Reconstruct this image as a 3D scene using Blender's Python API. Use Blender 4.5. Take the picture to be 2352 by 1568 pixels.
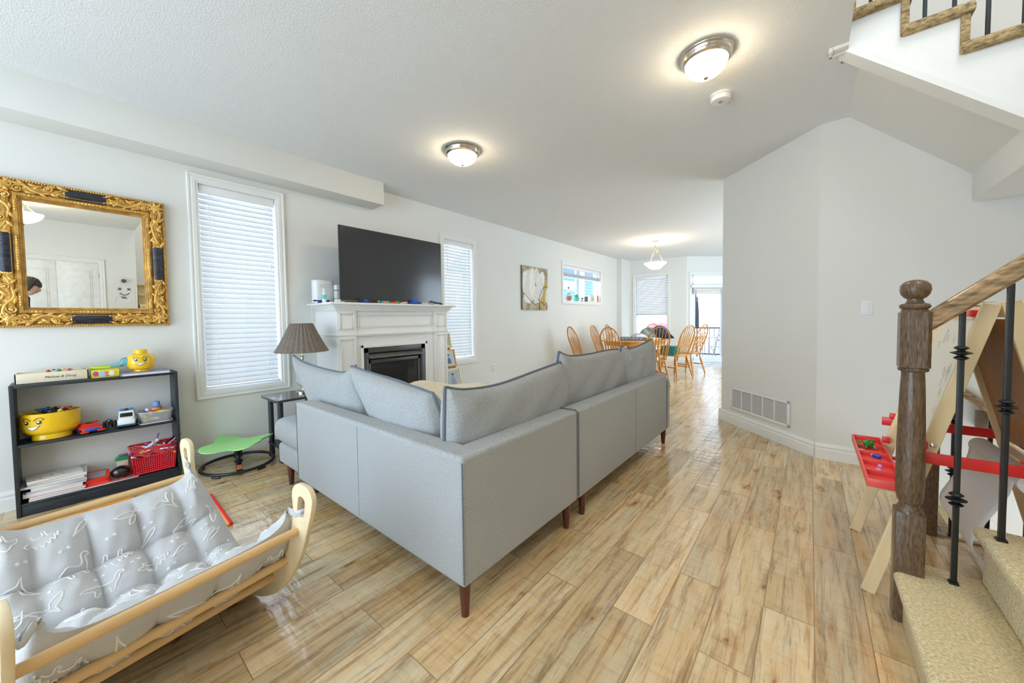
import bpy, bmesh, math, random
from math import sin, cos, pi, radians as R, atan2, sqrt
from mathutils import Vector, Matrix
random.seed(7)
for o in list(bpy.data.objects): bpy.data.objects.remove(o, do_unlink=True)
sc = bpy.context.scene
COL = sc.collection
# ------------------------------------------------------------------ camera
W_, H_ = 2352, 1568
F, PIT, YAW, ROL, CX, CY, CH = 838.221, .0384, .69710, -.0134, 1160.29, 764.845, 1.193
def _cam():
    cp, sp, cy, sy, cr, sr = cos(PIT), sin(PIT), cos(YAW), sin(YAW), cos(ROL), sin(ROL)
    Ry = Matrix(((cy, 0, sy), (0, 1, 0), (-sy, 0, cy))); Rx = Matrix(((1, 0, 0), (0, cp, -sp), (0, sp, cp)))
    Rz = Matrix(((cr, -sr, 0), (sr, cr, 0), (0, 0, 1))); M = Rz @ Rx @ Ry
    to = lambda r: Vector((r[0], r[2], -r[1]))
    right, down, fwd = to(M[0]), to(M[1]), to(M[2])
    m = Matrix.Identity(4)
    for i in range(3): m[i][0], m[i][1], m[i][2] = right[i], -down[i], -fwd[i]
    m.translation = (0, 0, CH)
    c = bpy.data.cameras.new('camera'); o = bpy.data.objects.new('camera', c); COL.objects.link(o)
    o.matrix_world = m; c.sensor_width = 36; c.sensor_fit = 'HORIZONTAL'; c.lens = F / W_ * 36
    c.shift_x = (W_ / 2 - CX) / W_; c.shift_y = (CY - H_ / 2) / W_; c.clip_start = .02; c.clip_end = 300
    sc.camera = o
_cam()
# ------------------------------------------------------------------ colour, world, daylight, fill lights
sc.view_settings.view_transform = 'Standard'; sc.view_settings.look = 'None'
sc.view_settings.exposure = 0.93; sc.view_settings.gamma = 1.0; sc.view_settings.use_curve_mapping = False
sc.cycles.max_bounces = 8; sc.cycles.diffuse_bounces = 4; sc.cycles.glossy_bounces = 4
sc.cycles.transmission_bounces = 6; sc.cycles.transparent_max_bounces = 10
sc.cycles.caustics_reflective = False; sc.cycles.caustics_refractive = False; sc.cycles.sample_clamp_indirect = 6
wd = bpy.data.worlds.new('sky'); sc.world = wd; wd.use_nodes = True
wn = wd.node_tree.nodes; bg = wn['Background']; bg.inputs[0].default_value = (.78, .88, 1, 1); bg.inputs[1].default_value = 2.2
def area(name, loc, rot, sx, sy, power, col=(1, 1, 1), spread=180):
    l = bpy.data.lights.new(name, 'AREA'); l.shape = 'RECTANGLE'; l.size = sx; l.size_y = sy; l.energy = power; l.color = col
    l.spread = R(spread)
    o = bpy.data.objects.new(name, l); COL.objects.link(o); o.location = loc; o.rotation_euler = rot
    return o
DAY = (.66, .84, 1.0); WARM = (1.0, .80, .52)
# fill lights added behind camera, in kitchen, upstairs; daylight at the tall windows
area('fill_behind_camera', (-1.9, -2.40, 1.35), (R(90), 0, 0), 3.5, 2.1, 23, DAY)  # broad fill added behind the camera, set in an invented window
area('ceiling_fill_behind_camera', (-1.9, -2.36, .55), (R(128), 0, 0), 3.4, .6, 10, (.66, .84, 1.0))  # upward fill added to brighten the ceiling
area('daylight_tall_window', (-4.16, 1.03, 1.5), (0, R(-90), 0), 1.8, .62, 2.5, DAY)
area('daylight_second_window', (-4.16, 3.70, 1.5), (0, R(-90), 0), 1.8, .62, 2.5, DAY)
area('kitchen_fill', (1.42, 7.8, 1.5), (0, R(90), 0), 1.9, 3.2, 50, DAY)  # unseen fill added on the kitchen side
area('upstairs_wall_fill', (1.4, -1.9, 4.2), (R(90), 0, 0), 2.6, 1.6, 8, DAY)  # unseen fill added in the upper storey
area('upstairs_overhead_fill', (1.3, 1.6, 5.15), (0, 0, 0), 1.2, 1.2, 30, (1, .96, .90))  # overhead fill added upstairs, no fitting modelled
# ------------------------------------------------------------------ materials
MATS = {}
def nd(t, k, **kw):
    n = t.nodes.new(k)
    for a, b in kw.items():
        if a in n.inputs: n.inputs[a].default_value = b
        else: setattr(n, a, b)
    return n
def mat(name, col, rough=.5, metal=0., bump=None, var=None, emit=None, trans=0, coat=0, spec=.5, sheen=0, alpha=1):
    """bump=(scale,strength,stretch) ; var=(scale,amount,stretch)"""
    if name in MATS: return MATS[name]
    m = bpy.data.materials.new(name); m.use_nodes = True; t = m.node_tree; b = t.nodes['Principled BSDF']; L = t.links.new
    I = b.inputs; I['Base Color'].default_value = (*col, 1); I['Roughness'].default_value = rough; I['Metallic'].default_value = metal
    I['Specular IOR Level'].default_value = spec; I['Transmission Weight'].default_value = trans; I['Coat Weight'].default_value = coat
    I['Alpha'].default_value = alpha
    if sheen: I['Sheen Weight'].default_value = sheen
    tc = nd(t, 'ShaderNodeTexCoord')
    if bump or var:
        def noise(s, st, det=3):
            mp = nd(t, 'ShaderNodeMapping'); mp.inputs['Scale'].default_value = st; L(tc.outputs['Object'], mp.inputs[0])
            n = nd(t, 'ShaderNodeTexNoise'); n.inputs['Scale'].default_value = s; n.inputs['Detail'].default_value = det; L(mp.outputs[0], n.inputs[0]); return n
        if var:
            n = noise(var[0], var[2] if len(var) > 2 else (1, 1, 1)); a = var[1]
            r = nd(t, 'ShaderNodeValToRGB'); r.color_ramp.elements[0].position = .3; r.color_ramp.elements[1].position = .7
            r.color_ramp.elements[0].color = (*[c * (1 - a) for c in col], 1); r.color_ramp.elements[1].color = (*[min(1, c * (1 + a)) for c in col], 1)
            L(n.outputs[0], r.inputs[0]); L(r.outputs[0], I['Base Color'])
        if bump:
            n = noise(bump[0], bump[2] if len(bump) > 2 else (1, 1, 1)); bp = nd(t, 'ShaderNodeBump'); bp.inputs['Strength'].default_value = bump[1]
            bp.inputs['Distance'].default_value = .01; L(n.outputs[0], bp.inputs['Height']); L(bp.outputs[0], I['Normal'])
    if emit: I['Emission Color'].default_value = (*emit[0], 1); I['Emission Strength'].default_value = emit[1]
    MATS[name] = m; return m
WALL = mat('wall_paint', (.79, .79, .75), .85, bump=(180, .06), var=(1.1, .015), spec=.2)
CEIL = mat('ceiling_stipple', (.83, .85, .85), .95, bump=(140, .42), spec=.1)
TRIM = mat('trim_white', (.84, .84, .81), .35, spec=.4, var=(8, .01))
PVC = mat('window_white', (.86, .87, .88), .3, var=(6, .01))
FAB = mat('sofa_fabric', (.44, .46, .465), .95, bump=(260, .5), var=(190, .20), sheen=.15, spec=.15)
FABP = mat('sofa_piping', (.15, .18, .22), .9, bump=(300, .4), var=(200, .15))
LEG = mat('cherry_leg', (.10, .018, .012), .3, coat=.4, var=(14, .3, (1, 1, .2)))
BLK = mat('black_wood', (.018, .024, .032), .4, bump=(60, .25, (1, .15, 1)), var=(70, .4, (1, .1, 3)))
BLKM = mat('black_metal', (.012, .014, .016), .38, var=(20, .2), spec=.5)
GOLD = mat('gold_leaf', (.80, .47, .12), .32, .45, bump=(70, .15), var=(26, .22))
GOLDD = mat('gold_recess', (.36, .19, .04), .45, .4, bump=(60, .4), var=(30, .4))
GOLDF = mat('gold_field', (.56, .31, .07), .36, .45, bump=(60, .3), var=(22, .35))
EBON = mat('ebonised_panel', (.018, .022, .035), .28, bump=(90, .4, (.1, 1, 1)), var=(50, .7, (.2, 1, 1)))
GLASSM = mat('mirror_glass', (.93, .95, .93), .01, 1.0, var=(2, .005))
OAK = mat('honey_oak', (.66, .30, .055), .32, bump=(50, .1, (1, 1, .1)), var=(28, .18, (1, 1, .12)), coat=.25)
OAKT = mat('honey_oak_top', (.68, .33, .075), .2, bump=(40, .08, (.15, 1, 1)), var=(18, .2, (1, .12, 1)), coat=.4)
PLY = mat('birch_ply', (.84, .70, .46), .42, bump=(40, .08), var=(14, .10, (1, 1, .15)))
DOW = mat('beech_dowel', (.80, .53, .25), .4, var=(12, .12, (1, .1, 1)), bump=(50, .05))
PINE = mat('pine_easel', (.84, .66, .38), .45, bump=(30, .12, (1, 1, .15)), var=(10, .18, (1, 1, .12)))
HARD = mat('hardboard', (.42, .19, .055), .5, bump=(120, .15), var=(40, .15))
WBOARD = mat('whiteboard', (.84, .80, .68), .18, var=(3, .02))
REDP = mat('red_plastic', (.80, .03, .03), .3, var=(6, .05))
REDT = mat('red_tray_plastic', (.85, .09, .08), .35, var=(6, .05))
YEL = mat('yellow_plastic', (.90, .56, .015), .22, var=(4, .03), coat=.3)
INK = mat('ink_black', (.012, .012, .015), .4, var=(9, .1))
GLOBE2 = None
WHT = mat('white_plastic', (.82, .83, .83), .3, var=(6, .01))
PAPER = mat('white_paper', (.80, .79, .76), .8, var=(12, .03))
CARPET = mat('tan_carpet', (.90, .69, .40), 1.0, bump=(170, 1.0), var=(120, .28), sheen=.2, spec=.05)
NEWEL = mat('stained_newel_wood', (.13, .08, .045), .36, bump=(120, .3, (1, 1, .15)), var=(170, .5, (1, 1, .2)), coat=.2)
RAILW = mat('stained_rail_wood', (.32, .21, .11), .33, bump=(60, .3, (.15, 1, 1)), var=(70, .6, (.12, 1, 1)), coat=.3)
CHROME = mat('brushed_nickel', (.62, .57, .50), .22, 1.0, var=(12, .06))
GREEN = mat('green_plastic', (.36, .78, .25), .35, var=(5, .04))
TVB = mat('tv_bezel', (.02, .02, .022), .3, var=(10, .1))
TVS = mat('tv_screen', (.03, .033, .036), .16, var=(2, .04), spec=.6)
def M_(name, col, rough=.45, **k):
    k.setdefault('var', (14, .06)); return mat(name, col, rough, **k)
def glass(name='window_glass', tint=(.96, .98, 1), gl=.06):
    if name in MATS: return MATS[name]
    m = bpy.data.materials.new(name); m.use_nodes = True; t = m.node_tree; t.nodes.clear(); L = t.links.new
    o = nd(t, 'ShaderNodeOutputMaterial'); mx = nd(t, 'ShaderNodeMixShader'); a = nd(t, 'ShaderNodeBsdfTransparent'); g = nd(t, 'ShaderNodeBsdfGlossy')
    a.inputs[0].default_value = (*tint, 1); g.inputs['Roughness'].default_value = .02; mx.inputs[0].default_value = gl
    L(a.outputs[0], mx.inputs[1]); L(g.outputs[0], mx.inputs[2]); L(mx.outputs[0], o.inputs[0]); MATS[name] = m; return m
GL = glass()
def slat_mat():
    m = bpy.data.materials.new('blind_slat'); m.use_nodes = True; t = m.node_tree; t.nodes.clear(); L = t.links.new
    o = nd(t, 'ShaderNodeOutputMaterial'); mx = nd(t, 'ShaderNodeMixShader'); d = nd(t, 'ShaderNodeBsdfPrincipled'); tr = nd(t, 'ShaderNodeBsdfTranslucent')
    tc = nd(t, 'ShaderNodeTexCoord'); n = nd(t, 'ShaderNodeTexNoise'); n.inputs['Scale'].default_value = 5; L(tc.outputs['Object'], n.inputs[0])
    r = nd(t, 'ShaderNodeValToRGB'); r.color_ramp.elements[0].color = (.76, .77, .77, 1); r.color_ramp.elements[1].color = (.80, .81, .81, 1)
    L(n.outputs[0], r.inputs[0]); L(r.outputs[0], d.inputs['Base Color']); d.inputs['Roughness'].default_value = .4
    tr.inputs[0].default_value = (.85, .88, .9, 1); mx.inputs[0].default_value = .06
    L(d.outputs[0], mx.inputs[1]); L(tr.outputs[0], mx.inputs[2]); L(mx.outputs[0], o.inputs[0]); return m
SLAT = slat_mat()
def floor_mat():
    m = bpy.data.materials.new('plank_floor'); m.use_nodes = True; t = m.node_tree; b = t.nodes['Principled BSDF']; L = t.links.new
    tc = nd(t, 'ShaderNodeTexCoord'); mp = nd(t, 'ShaderNodeMapping'); mp.inputs['Rotation'].default_value = (0, 0, R(90)); mp.inputs['Location'].default_value = (.35, -.028 + .16, 0)
    L(tc.outputs['Object'], mp.inputs[0])
    def brick(c1, c2, mo, ms):
        k = nd(t, 'ShaderNodeTexBrick'); k.inputs['Scale'].default_value = 1; k.inputs['Brick Width'].default_value = 1.05; k.inputs['Row Height'].default_value = .16
        k.inputs['Mortar Size'].default_value = ms; k.inputs['Mortar Smooth'].default_value = .25; k.offset = .37; k.offset_frequency = 2; k.squash = 1
        k.inputs['Color1'].default_value = c1; k.inputs['Color2'].default_value = c2; k.inputs['Mortar'].default_value = mo; L(mp.outputs[0], k.inputs[0]); return k
    k = brick((0, 0, 0, 1), (1, 1, 1, 1), (.5, .5, .5, 1), .0014)
    # second seam pattern halves the boards lengthwise for tone only
    add = nd(t, 'ShaderNodeVectorMath', operation='MULTIPLY_ADD'); add.inputs[1].default_value = (7.3, 3.1, 5.7); L(k.outputs['Color'], add.inputs[0]); L(tc.outputs['Object'], add.inputs[2])
    def nz(scale, st, det=4, rough=.6, dist=0):
        q = nd(t, 'ShaderNodeMapping'); q.inputs['Scale'].default_value = st; L(add.outputs[0], q.inputs[0])
        n = nd(t, 'ShaderNodeTexNoise'); n.inputs['Scale'].default_value = scale; n.inputs['Detail'].default_value = det; n.inputs['Roughness'].default_value = rough; n.inputs['Distortion'].default_value = dist
        L(q.outputs[0], n.inputs[0]); return n
    big = nz(1.6, (2.6, .55, 1), 4, .6, .6); grain = nz(11, (3.4, .22, 1), 6, .74, .6); fine = nz(60, (2.5, .12, 1), 3)
    r = nd(t, 'ShaderNodeValToRGB'); e = r.color_ramp.elements; e[0].position = .0; e[0].color = (.36, .25, .12, 1); e[1].position = 1; e[1].color = (.50, .33, .13, 1)
    for p, c in ((.25, (.54, .40, .21, 1)), (.5, (.78, .64, .41, 1)), (.70, (.54, .44, .28, 1)), (.86, (.76, .57, .30, 1))): x = e.new(p); x.color = c
    mixf = nd(t, 'ShaderNodeMath', operation='MULTIPLY_ADD'); mixf.inputs[1].default_value = .42; L(k.outputs['Color'], mixf.inputs[0])
    s2 = nd(t, 'ShaderNodeMath', operation='MULTIPLY'); s2.inputs[1].default_value = .62; L(big.outputs[0], s2.inputs[0]); L(s2.outputs[0], mixf.inputs[2]); L(mixf.outputs[0], r.inputs[0])
    gr = nd(t, 'ShaderNodeValToRGB'); g = gr.color_ramp.elements; g[0].position = .34; g[0].color = (.50, .38, .26, 1); g[1].position = .52; g[1].color = (1.05, 1.03, 1.0, 1); L(grain.outputs[0], gr.inputs[0])
    m1 = nd(t, 'ShaderNodeMix', data_type='RGBA', blend_type='MULTIPLY'); m1.inputs[0].default_value = .9; L(r.outputs[0], m1.inputs[6]); L(gr.outputs[0], m1.inputs[7])
    # knots
    q = nd(t, 'ShaderNodeMapping'); q.inputs['Scale'].default_value = (4.2, 1.9, 1); L(add.outputs[0], q.inputs[0])
    dn = nd(t, 'ShaderNodeTexNoise'); dn.inputs['Scale'].default_value = 7; L(q.outputs[0], dn.inputs[0])
    dm = nd(t, 'ShaderNodeVectorMath', operation='MULTIPLY_ADD'); dm.inputs[1].default_value = (.38, .38, .0); L(dn.outputs['Color'], dm.inputs[0]); L(q.outputs[0], dm.inputs[2])
    vo = nd(t, 'ShaderNodeTexVoronoi'); vo.inputs['Scale'].default_value = .9; vo.voronoi_dimensions = '2D'; L(dm.outputs[0], vo.inputs[0])
    kr = nd(t, 'ShaderNodeValToRGB'); ke = kr.color_ramp.elements; ke[0].position = .015; ke[0].color = (.28, .17, .09, 1); ke[1].position = .13; ke[1].color = (1, 1, 1, 1); x = ke.new(.045); x.color = (.74, .58, .42, 1)
    L(vo.outputs['Distance'], kr.inputs[0])
    m2 = nd(t, 'ShaderNodeMix', data_type='RGBA', blend_type='MULTIPLY'); m2.inputs[0].default_value = .85; L(m1.outputs[2], m2.inputs[6]); L(kr.outputs[0], m2.inputs[7])
    seam = brick((1, 1, 1, 1), (1, 1, 1, 1), (.42, .33, .24, 1), .0020)
    m3 = nd(t, 'ShaderNodeMix', data_type='RGBA', blend_type='MULTIPLY'); m3.inputs[0].default_value = .8; L(m2.outputs[2], m3.inputs[6]); L(seam.outputs['Color'], m3.inputs[7])
    qc = nd(t, 'ShaderNodeMapping'); qc.inputs['Scale'].default_value = (1.1, 5, 1); L(add.outputs[0], qc.inputs[0])
    ch = nd(t, 'ShaderNodeTexNoise'); ch.inputs['Scale'].default_value = 6; ch.inputs['Detail'].default_value = 4; ch.inputs['Roughness'].default_value = .65; L(qc.outputs[0], ch.inputs[0])
    cr = nd(t, 'ShaderNodeValToRGB'); ce = cr.color_ramp.elements; ce[0].position = .30; ce[0].color = (.66, .56, .46, 1); ce[1].position = .46; ce[1].color = (1, 1, 1, 1); L(ch.outputs[0], cr.inputs[0])
    qw = nd(t, 'ShaderNodeMapping'); qw.inputs['Scale'].default_value = (5.0, .7, 1); L(add.outputs[0], qw.inputs[0])
    ww = nd(t, 'ShaderNodeTexNoise'); ww.inputs['Scale'].default_value = 2.2; ww.inputs['Detail'].default_value = 3; ww.inputs['Distortion'].default_value = 1.2; L(qw.outputs[0], ww.inputs[0])
    wr = nd(t, 'ShaderNodeValToRGB'); we = wr.color_ramp.elements; we[0].position = .40; we[0].color = (1.0, .86, .70, 1); we[1].position = .56; we[1].color = (1, 1, 1, 1); L(ww.outputs[0], wr.inputs[0])
    m4 = nd(t, 'ShaderNodeMix', data_type='RGBA', blend_type='MULTIPLY'); m4.inputs[0].default_value = .4; L(m3.outputs[2], m4.inputs[6]); L(cr.outputs[0], m4.inputs[7])
    m5 = nd(t, 'ShaderNodeMix', data_type='RGBA', blend_type='MULTIPLY'); m5.inputs[0].default_value = .8; L(m4.outputs[2], m5.inputs[6]); L(wr.outputs[0], m5.inputs[7])
    L(m5.outputs[2], b.inputs['Base Color'])
    # hand-scraped ripples across the boards
    q2 = nd(t, 'ShaderNodeMapping'); q2.inputs['Scale'].default_value = (.9, 3.2, 1); L(add.outputs[0], q2.inputs[0])
    rip = nd(t, 'ShaderNodeTexNoise'); rip.inputs['Scale'].default_value = 7; rip.inputs['Detail'].default_value = 2; L(q2.outputs[0], rip.inputs[0])
    bp = nd(t, 'ShaderNodeBump'); bp.inputs['Strength'].default_value = .35; bp.inputs['Distance'].default_value = .012; L(rip.outputs[0], bp.inputs['Height'])
    bp2 = nd(t, 'ShaderNodeBump'); bp2.inputs['Strength'].default_value = .5; bp2.inputs['Distance'].default_value = .002; L(seam.outputs['Fac'], bp2.inputs['Height']); bp2.invert = True; L(bp.outputs[0], bp2.inputs['Normal'])
    L(bp2.outputs[0], b.inputs['Normal']); b.inputs['Roughness'].default_value = .15; b.inputs['Specular IOR Level'].default_value = .75
    return m
FLOOR = floor_mat()
# ------------------------------------------------------------------ mesh helpers
def TR(x=0, y=0, z=0): return Matrix.Translation((x, y, z))
def RX(a): return Matrix.Rotation(a, 4, 'X')
def RY(a): return Matrix.Rotation(a, 4, 'Y')
def RZ(a): return Matrix.Rotation(a, 4, 'Z')
def SC(x, y, z): return Matrix.Diagonal((x, y, z, 1))
class MB:
    def __init__(s): s.v = []; s.f = []; s.m = []
    def add(s, vs, fs, mi=0, M=None):
        n = len(s.v); s.v += [(M @ Vector(p)) if M else Vector(p) for p in vs]
        s.f += [tuple(i + n for i in f) for f in fs]; s.m += [mi] * len(fs); return s
    def box(s, a, b, r=0, mi=0, M=None, seg=2):
        (x0, y0, z0), (x1, y1, z1) = a, b
        if r <= 0:
            vs = [(x, y, z) for x in (x0, x1) for y in (y0, y1) for z in (z0, z1)]
            return s.add(vs, [(0, 1, 3, 2), (4, 6, 7, 5), (0, 4, 5, 1), (2, 3, 7, 6), (0, 2, 6, 4), (1, 5, 7, 3)], mi, M)
        bm = bmesh.new(); bmesh.ops.create_cube(bm, size=1, matrix=TR((x0 + x1) / 2, (y0 + y1) / 2, (z0 + z1) / 2) @ SC(abs(x1 - x0), abs(y1 - y0), abs(z1 - z0)))
        bmesh.ops.bevel(bm, geom=bm.edges[:], offset=r, segments=seg, profile=.5, affect='EDGES', clamp_overlap=True)
        return s.bm(bm, mi, M)
    def bm(s, bm, mi=0, M=None):
        bm.verts.index_update(); s.add([v.co.copy() for v in bm.verts], [tuple(v.index for v in f.verts) for f in bm.faces], mi, M); bm.free(); return s
    def mesh(s, me, mi=0, M=None):
        return s.add([v.co.copy() for v in me.vertices], [tuple(p.vertices) for p in me.polygons], mi, M)
    def tube(s, pts, r, seg=8, closed=False, mi=0, M=None, cap=True, flat=1.0):
        P = [Vector(p) for p in pts]; n = len(P); rr = r if isinstance(r, (list, tuple)) else [r] * n
        T = []
        for i in range(n):
            a = P[(i - 1) % n] if (closed or i > 0) else P[i]; b = P[(i + 1) % n] if (closed or i < n - 1) else P[i]
            d = b - a; T.append(d.normalized() if d.length > 1e-9 else Vector((0, 0, 1)))
        up = Vector((0, 0, 1)) if abs(T[0].z) < .9 else Vector((1, 0, 0))
        N = (up - T[0] * up.dot(T[0])).normalized(); vs = []
        for i in range(n):
            N = (N - T[i] * N.dot(T[i]))
            N = N.normalized() if N.length > 1e-6 else T[i].orthogonal().normalized()
            B = T[i].cross(N)
            for k in range(seg): a = 2 * pi * k / seg; vs.append(P[i] + N * cos(a) * rr[i] + B * sin(a) * rr[i] * flat)
        fs = []
        for i in range(n if closed else n - 1):
            j = (i + 1) % n
            for k in range(seg): k2 = (k + 1) % seg; fs.append((i * seg + k, i * seg + k2, j * seg + k2, j * seg + k))
        if not closed and cap: fs += [tuple(range(seg))[::-1], tuple((n - 1) * seg + k for k in range(seg))]
        return s.add(vs, fs, mi, M)
    def lathe(s, prof, seg=24, mi=0, M=None, c=(0, 0, 0), cap=True):
        vs = []; n = len(prof)
        for r, z in prof:
            for k in range(seg): a = 2 * pi * k / seg; vs.append((c[0] + r * cos(a), c[1] + r * sin(a), c[2] + z))
        fs = [(i * seg + k, i * seg + (k + 1) % seg, (i + 1) * seg + (k + 1) % seg, (i + 1) * seg + k) for i in range(n - 1) for k in range(seg)]
        if cap:
            if prof[0][0] > 1e-5: fs.append(tuple(range(seg))[::-1])
            if prof[-1][0] > 1e-5: fs.append(tuple((n - 1) * seg + k for k in range(seg)))
        return s.add(vs, fs, mi, M)
    def ell(s, c, r, seg=12, rings=8, mi=0, M=None):
        r = r if isinstance(r, (tuple, list)) else (r, r, r); T = TR(*c) @ SC(*r); T = (M @ T) if M else T
        return s.lathe([(max(1e-6, sin(pi * i / rings)), -cos(pi * i / rings)) for i in range(rings + 1)], seg, mi, T)
    def prism(s, poly, z0, z1, mi=0, M=None):
        n = len(poly); vs = [(x, y, z0) for x, y in poly] + [(x, y, z1) for x, y in poly]
        ar = sum(poly[i][0] * poly[(i + 1) % n][1] - poly[(i + 1) % n][0] * poly[i][1] for i in range(n))
        fs = [tuple(range(n))[::-1], tuple(range(n, 2 * n))] + [(i, (i + 1) % n, n + (i + 1) % n, n + i) for i in range(n)]
        if ar < 0: fs = [f[::-1] for f in fs]
        return s.add(vs, fs, mi, M)
    def grid(s, fn, nu, nv, mi=0, M=None, cu=False, cv=False):
        vs = [fn(i / (nu if cu else nu - 1), j / (nv if cv else nv - 1)) for i in range(nu) for j in range(nv)]
        fs = [(i * nv + j, ((i + 1) % nu) * nv + j, ((i + 1) % nu) * nv + (j + 1) % nv, i * nv + (j + 1) % nv)
              for i in range(nu if cu else nu - 1) for j in range(nv if cv else nv - 1)]
        return s.add(vs, fs, mi, M)
    def build(s, name, mats, parent=None, label=None, ang=38, flat=False, world=False, link=True):
        me = bpy.data.meshes.new(name); vs = s.v
        if world and parent is not None:
            inv = WM(parent).inverted(); vs = [inv @ v for v in vs]
        me.from_pydata([tuple(v) for v in vs], [], s.f)
        if not isinstance(mats, (list, tuple)): mats = [mats]
        for m in mats: me.materials.append(m)
        if len(mats) > 1: me.polygons.foreach_set('material_index', s.m)
        bm = bmesh.new(); bm.from_mesh(me); bmesh.ops.recalc_face_normals(bm, faces=bm.faces[:]); bm.to_mesh(me); bm.free()
        if not flat: me.shade_smooth(); me.set_sharp_from_angle(angle=R(ang))
        me.update(); o = bpy.data.objects.new(name, me); COL.objects.link(o)
        if parent is not None: o.parent = parent
        if label: o['label'] = label
        return o
def WM(o):
    m = o.matrix_basis.copy(); p = o.parent
    while p is not None: m = p.matrix_basis @ m; p = p.parent
    return m
def tag(o, label, cat, group=None):
    o['label'] = label; o['category'] = cat
    if group: o['group'] = group
    return o
def thing(name, label, cat, loc=(0, 0, 0), rz=0, group=None):
    o = bpy.data.objects.new(name, None); COL.objects.link(o); o.location = loc; o.rotation_euler = (0, 0, rz); o.empty_display_size = .05
    return tag(o, label, cat, group)
def struct(o): o['kind'] = 'structure'; return o
def sthing(name, loc=(0, 0, 0), rz=0):
    o = bpy.data.objects.new(name, None); COL.objects.link(o); o.location = loc; o.rotation_euler = (0, 0, rz); return struct(o)
def dup(root, loc, rz, label, group=None):
    r = root.copy(); COL.objects.link(r); r.location = loc; r.rotation_euler = (0, 0, rz); r['label'] = label
    if group: r['group'] = group
    for ch in list(root.children):
        c = ch.copy(); COL.objects.link(c); c.parent = r
        for g in ch.children: d = g.copy(); COL.objects.link(d); d.parent = c
    return r
def at(o, loc, rot=(0, 0, 0)): o.location = loc; o.rotation_euler = rot; return o
def cmesh(loops, ext, bev=0.0):
    """closed 2d loops (first outer, others holes) extruded by ext either side"""
    cu = bpy.data.curves.new('t', 'CURVE'); cu.dimensions = '2D'; cu.fill_mode = 'BOTH'; cu.extrude = max(0, ext - bev); cu.bevel_depth = bev; cu.bevel_resolution = 1
    for lp in loops:
        sp = cu.splines.new('POLY'); sp.points.add(len(lp) - 1); sp.use_cyclic_u = True
        for p, q in zip(sp.points, lp): p.co = (q[0], q[1], 0, 1)
    return _ev(cu)
def _ev(cu):
    o = bpy.data.objects.new('t', cu); COL.objects.link(o); dg = bpy.context.evaluated_depsgraph_get(); dg.update()
    me = bpy.data.meshes.new_from_object(o.evaluated_get(dg)); COL.objects.unlink(o); bpy.data.objects.remove(o); return me
def tmesh(txt, size, ext=.0006, shear=0, space=1.0):
    cu = bpy.data.curves.new('t', 'FONT'); cu.body = txt; cu.size = size; cu.extrude = ext; cu.align_x = 'CENTER'; cu.align_y = 'CENTER'; cu.shear = shear; cu.space_character = space; cu.resolution_u = 2
    return _ev(cu)
def smooth_pts(P, n=6, closed=False):
    P = [Vector(p) for p in P]; out = []; N = len(P)
    for i in range(N if closed else N - 1):
        g = lambda k: P[k % N] if closed else P[max(0, min(N - 1, k))]
        a, b, c, d = g(i - 1), g(i), g(i + 1), g(i + 2)
        for j in range(n):
            t = j / n; out.append(.5 * ((2 * b) + (c - a) * t + (2 * a - 5 * b + 4 * c - d) * t * t + (3 * b - a - 3 * c + d) * t ** 3))
    if not closed: out.append(P[-1])
    return out
def arc(cx, cy, r, a0, a1, n=8, ry=None):
    ry = r if ry is None else ry
    return [(cx + r * cos(a0 + (a1 - a0) * i / n), cy + ry * sin(a0 + (a1 - a0) * i / n)) for i in range(n + 1)]
def rrect(x0, y0, x1, y1, r, n=4):
    return arc(x1 - r, y1 - r, r, 0, pi / 2, n) + arc(x0 + r, y1 - r, r, pi / 2, pi, n) + arc(x0 + r, y0 + r, r, pi, 1.5 * pi, n) + arc(x1 - r, y0 + r, r, 1.5 * pi, 2 * pi, n)
def wall_mb(mb, L, z0, z1, holes, th=.12):
    """wall in local frame: x 0..L, room side at y=0, thickness to +y, rectangular holes (x0,x1,z0,z1)"""
    xs = sorted({0, L, *[h[0] for h in holes], *[h[1] for h in holes]}); zs = sorted({z0, z1, *[h[2] for h in holes], *[h[3] for h in holes]})
    for i in range(len(xs) - 1):
        for j in range(len(zs) - 1):
            cx, cz = (xs[i] + xs[i + 1]) / 2, (zs[j] + zs[j + 1]) / 2
            if any(h[0] < cx < h[1] and h[2] < cz < h[3] for h in holes): continue
            mb.box((xs[i], 0, zs[j]), (xs[i + 1], th, zs[j + 1]))
    return mb
def wall(name, p0, p1, z0=0, z1=2.74, holes=(), th=.12, m=None, z=0):
    d = Vector((p1[0] - p0[0], p1[1] - p0[1], 0)); o = wall_mb(MB(), d.length, z0, z1, list(holes), th).build(name, m or WALL, flat=True)
    at(o, (p0[0], p0[1], z), (0, 0, atan2(d.y, d.x))); return struct(o)
def base(name, p0, p1, h=.13, t=.016):
    d = Vector((p1[0] - p0[0], p1[1] - p0[1], 0)); L = d.length
    prof = [(0, 0), (-t, 0), (-t, h * .60), (-t * .75, h * .66), (-t * .75, h * .74), (-t * .95, h * .78), (-t * .7, h * .88), (-t * .35, h * .95), (-t * .3, h), (0, h)]
    mb = MB(); n = len(prof)
    vs = [(x, p[0], p[1]) for x in (0, L) for p in prof]
    mb.add(vs, [(i, (i + 1) % n, n + (i + 1) % n, n + i) for i in range(n)] + [tuple(range(n)), tuple(range(n, 2 * n))[::-1]])
    o = mb.build(name, TRIM, flat=True); at(o, (p0[0], p0[1], 0), (0, 0, atan2(d.y, d.x))); return struct(o)
# ================================================================== ROOM SHELL
WX, C_ = -3.96, 2.74
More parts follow.
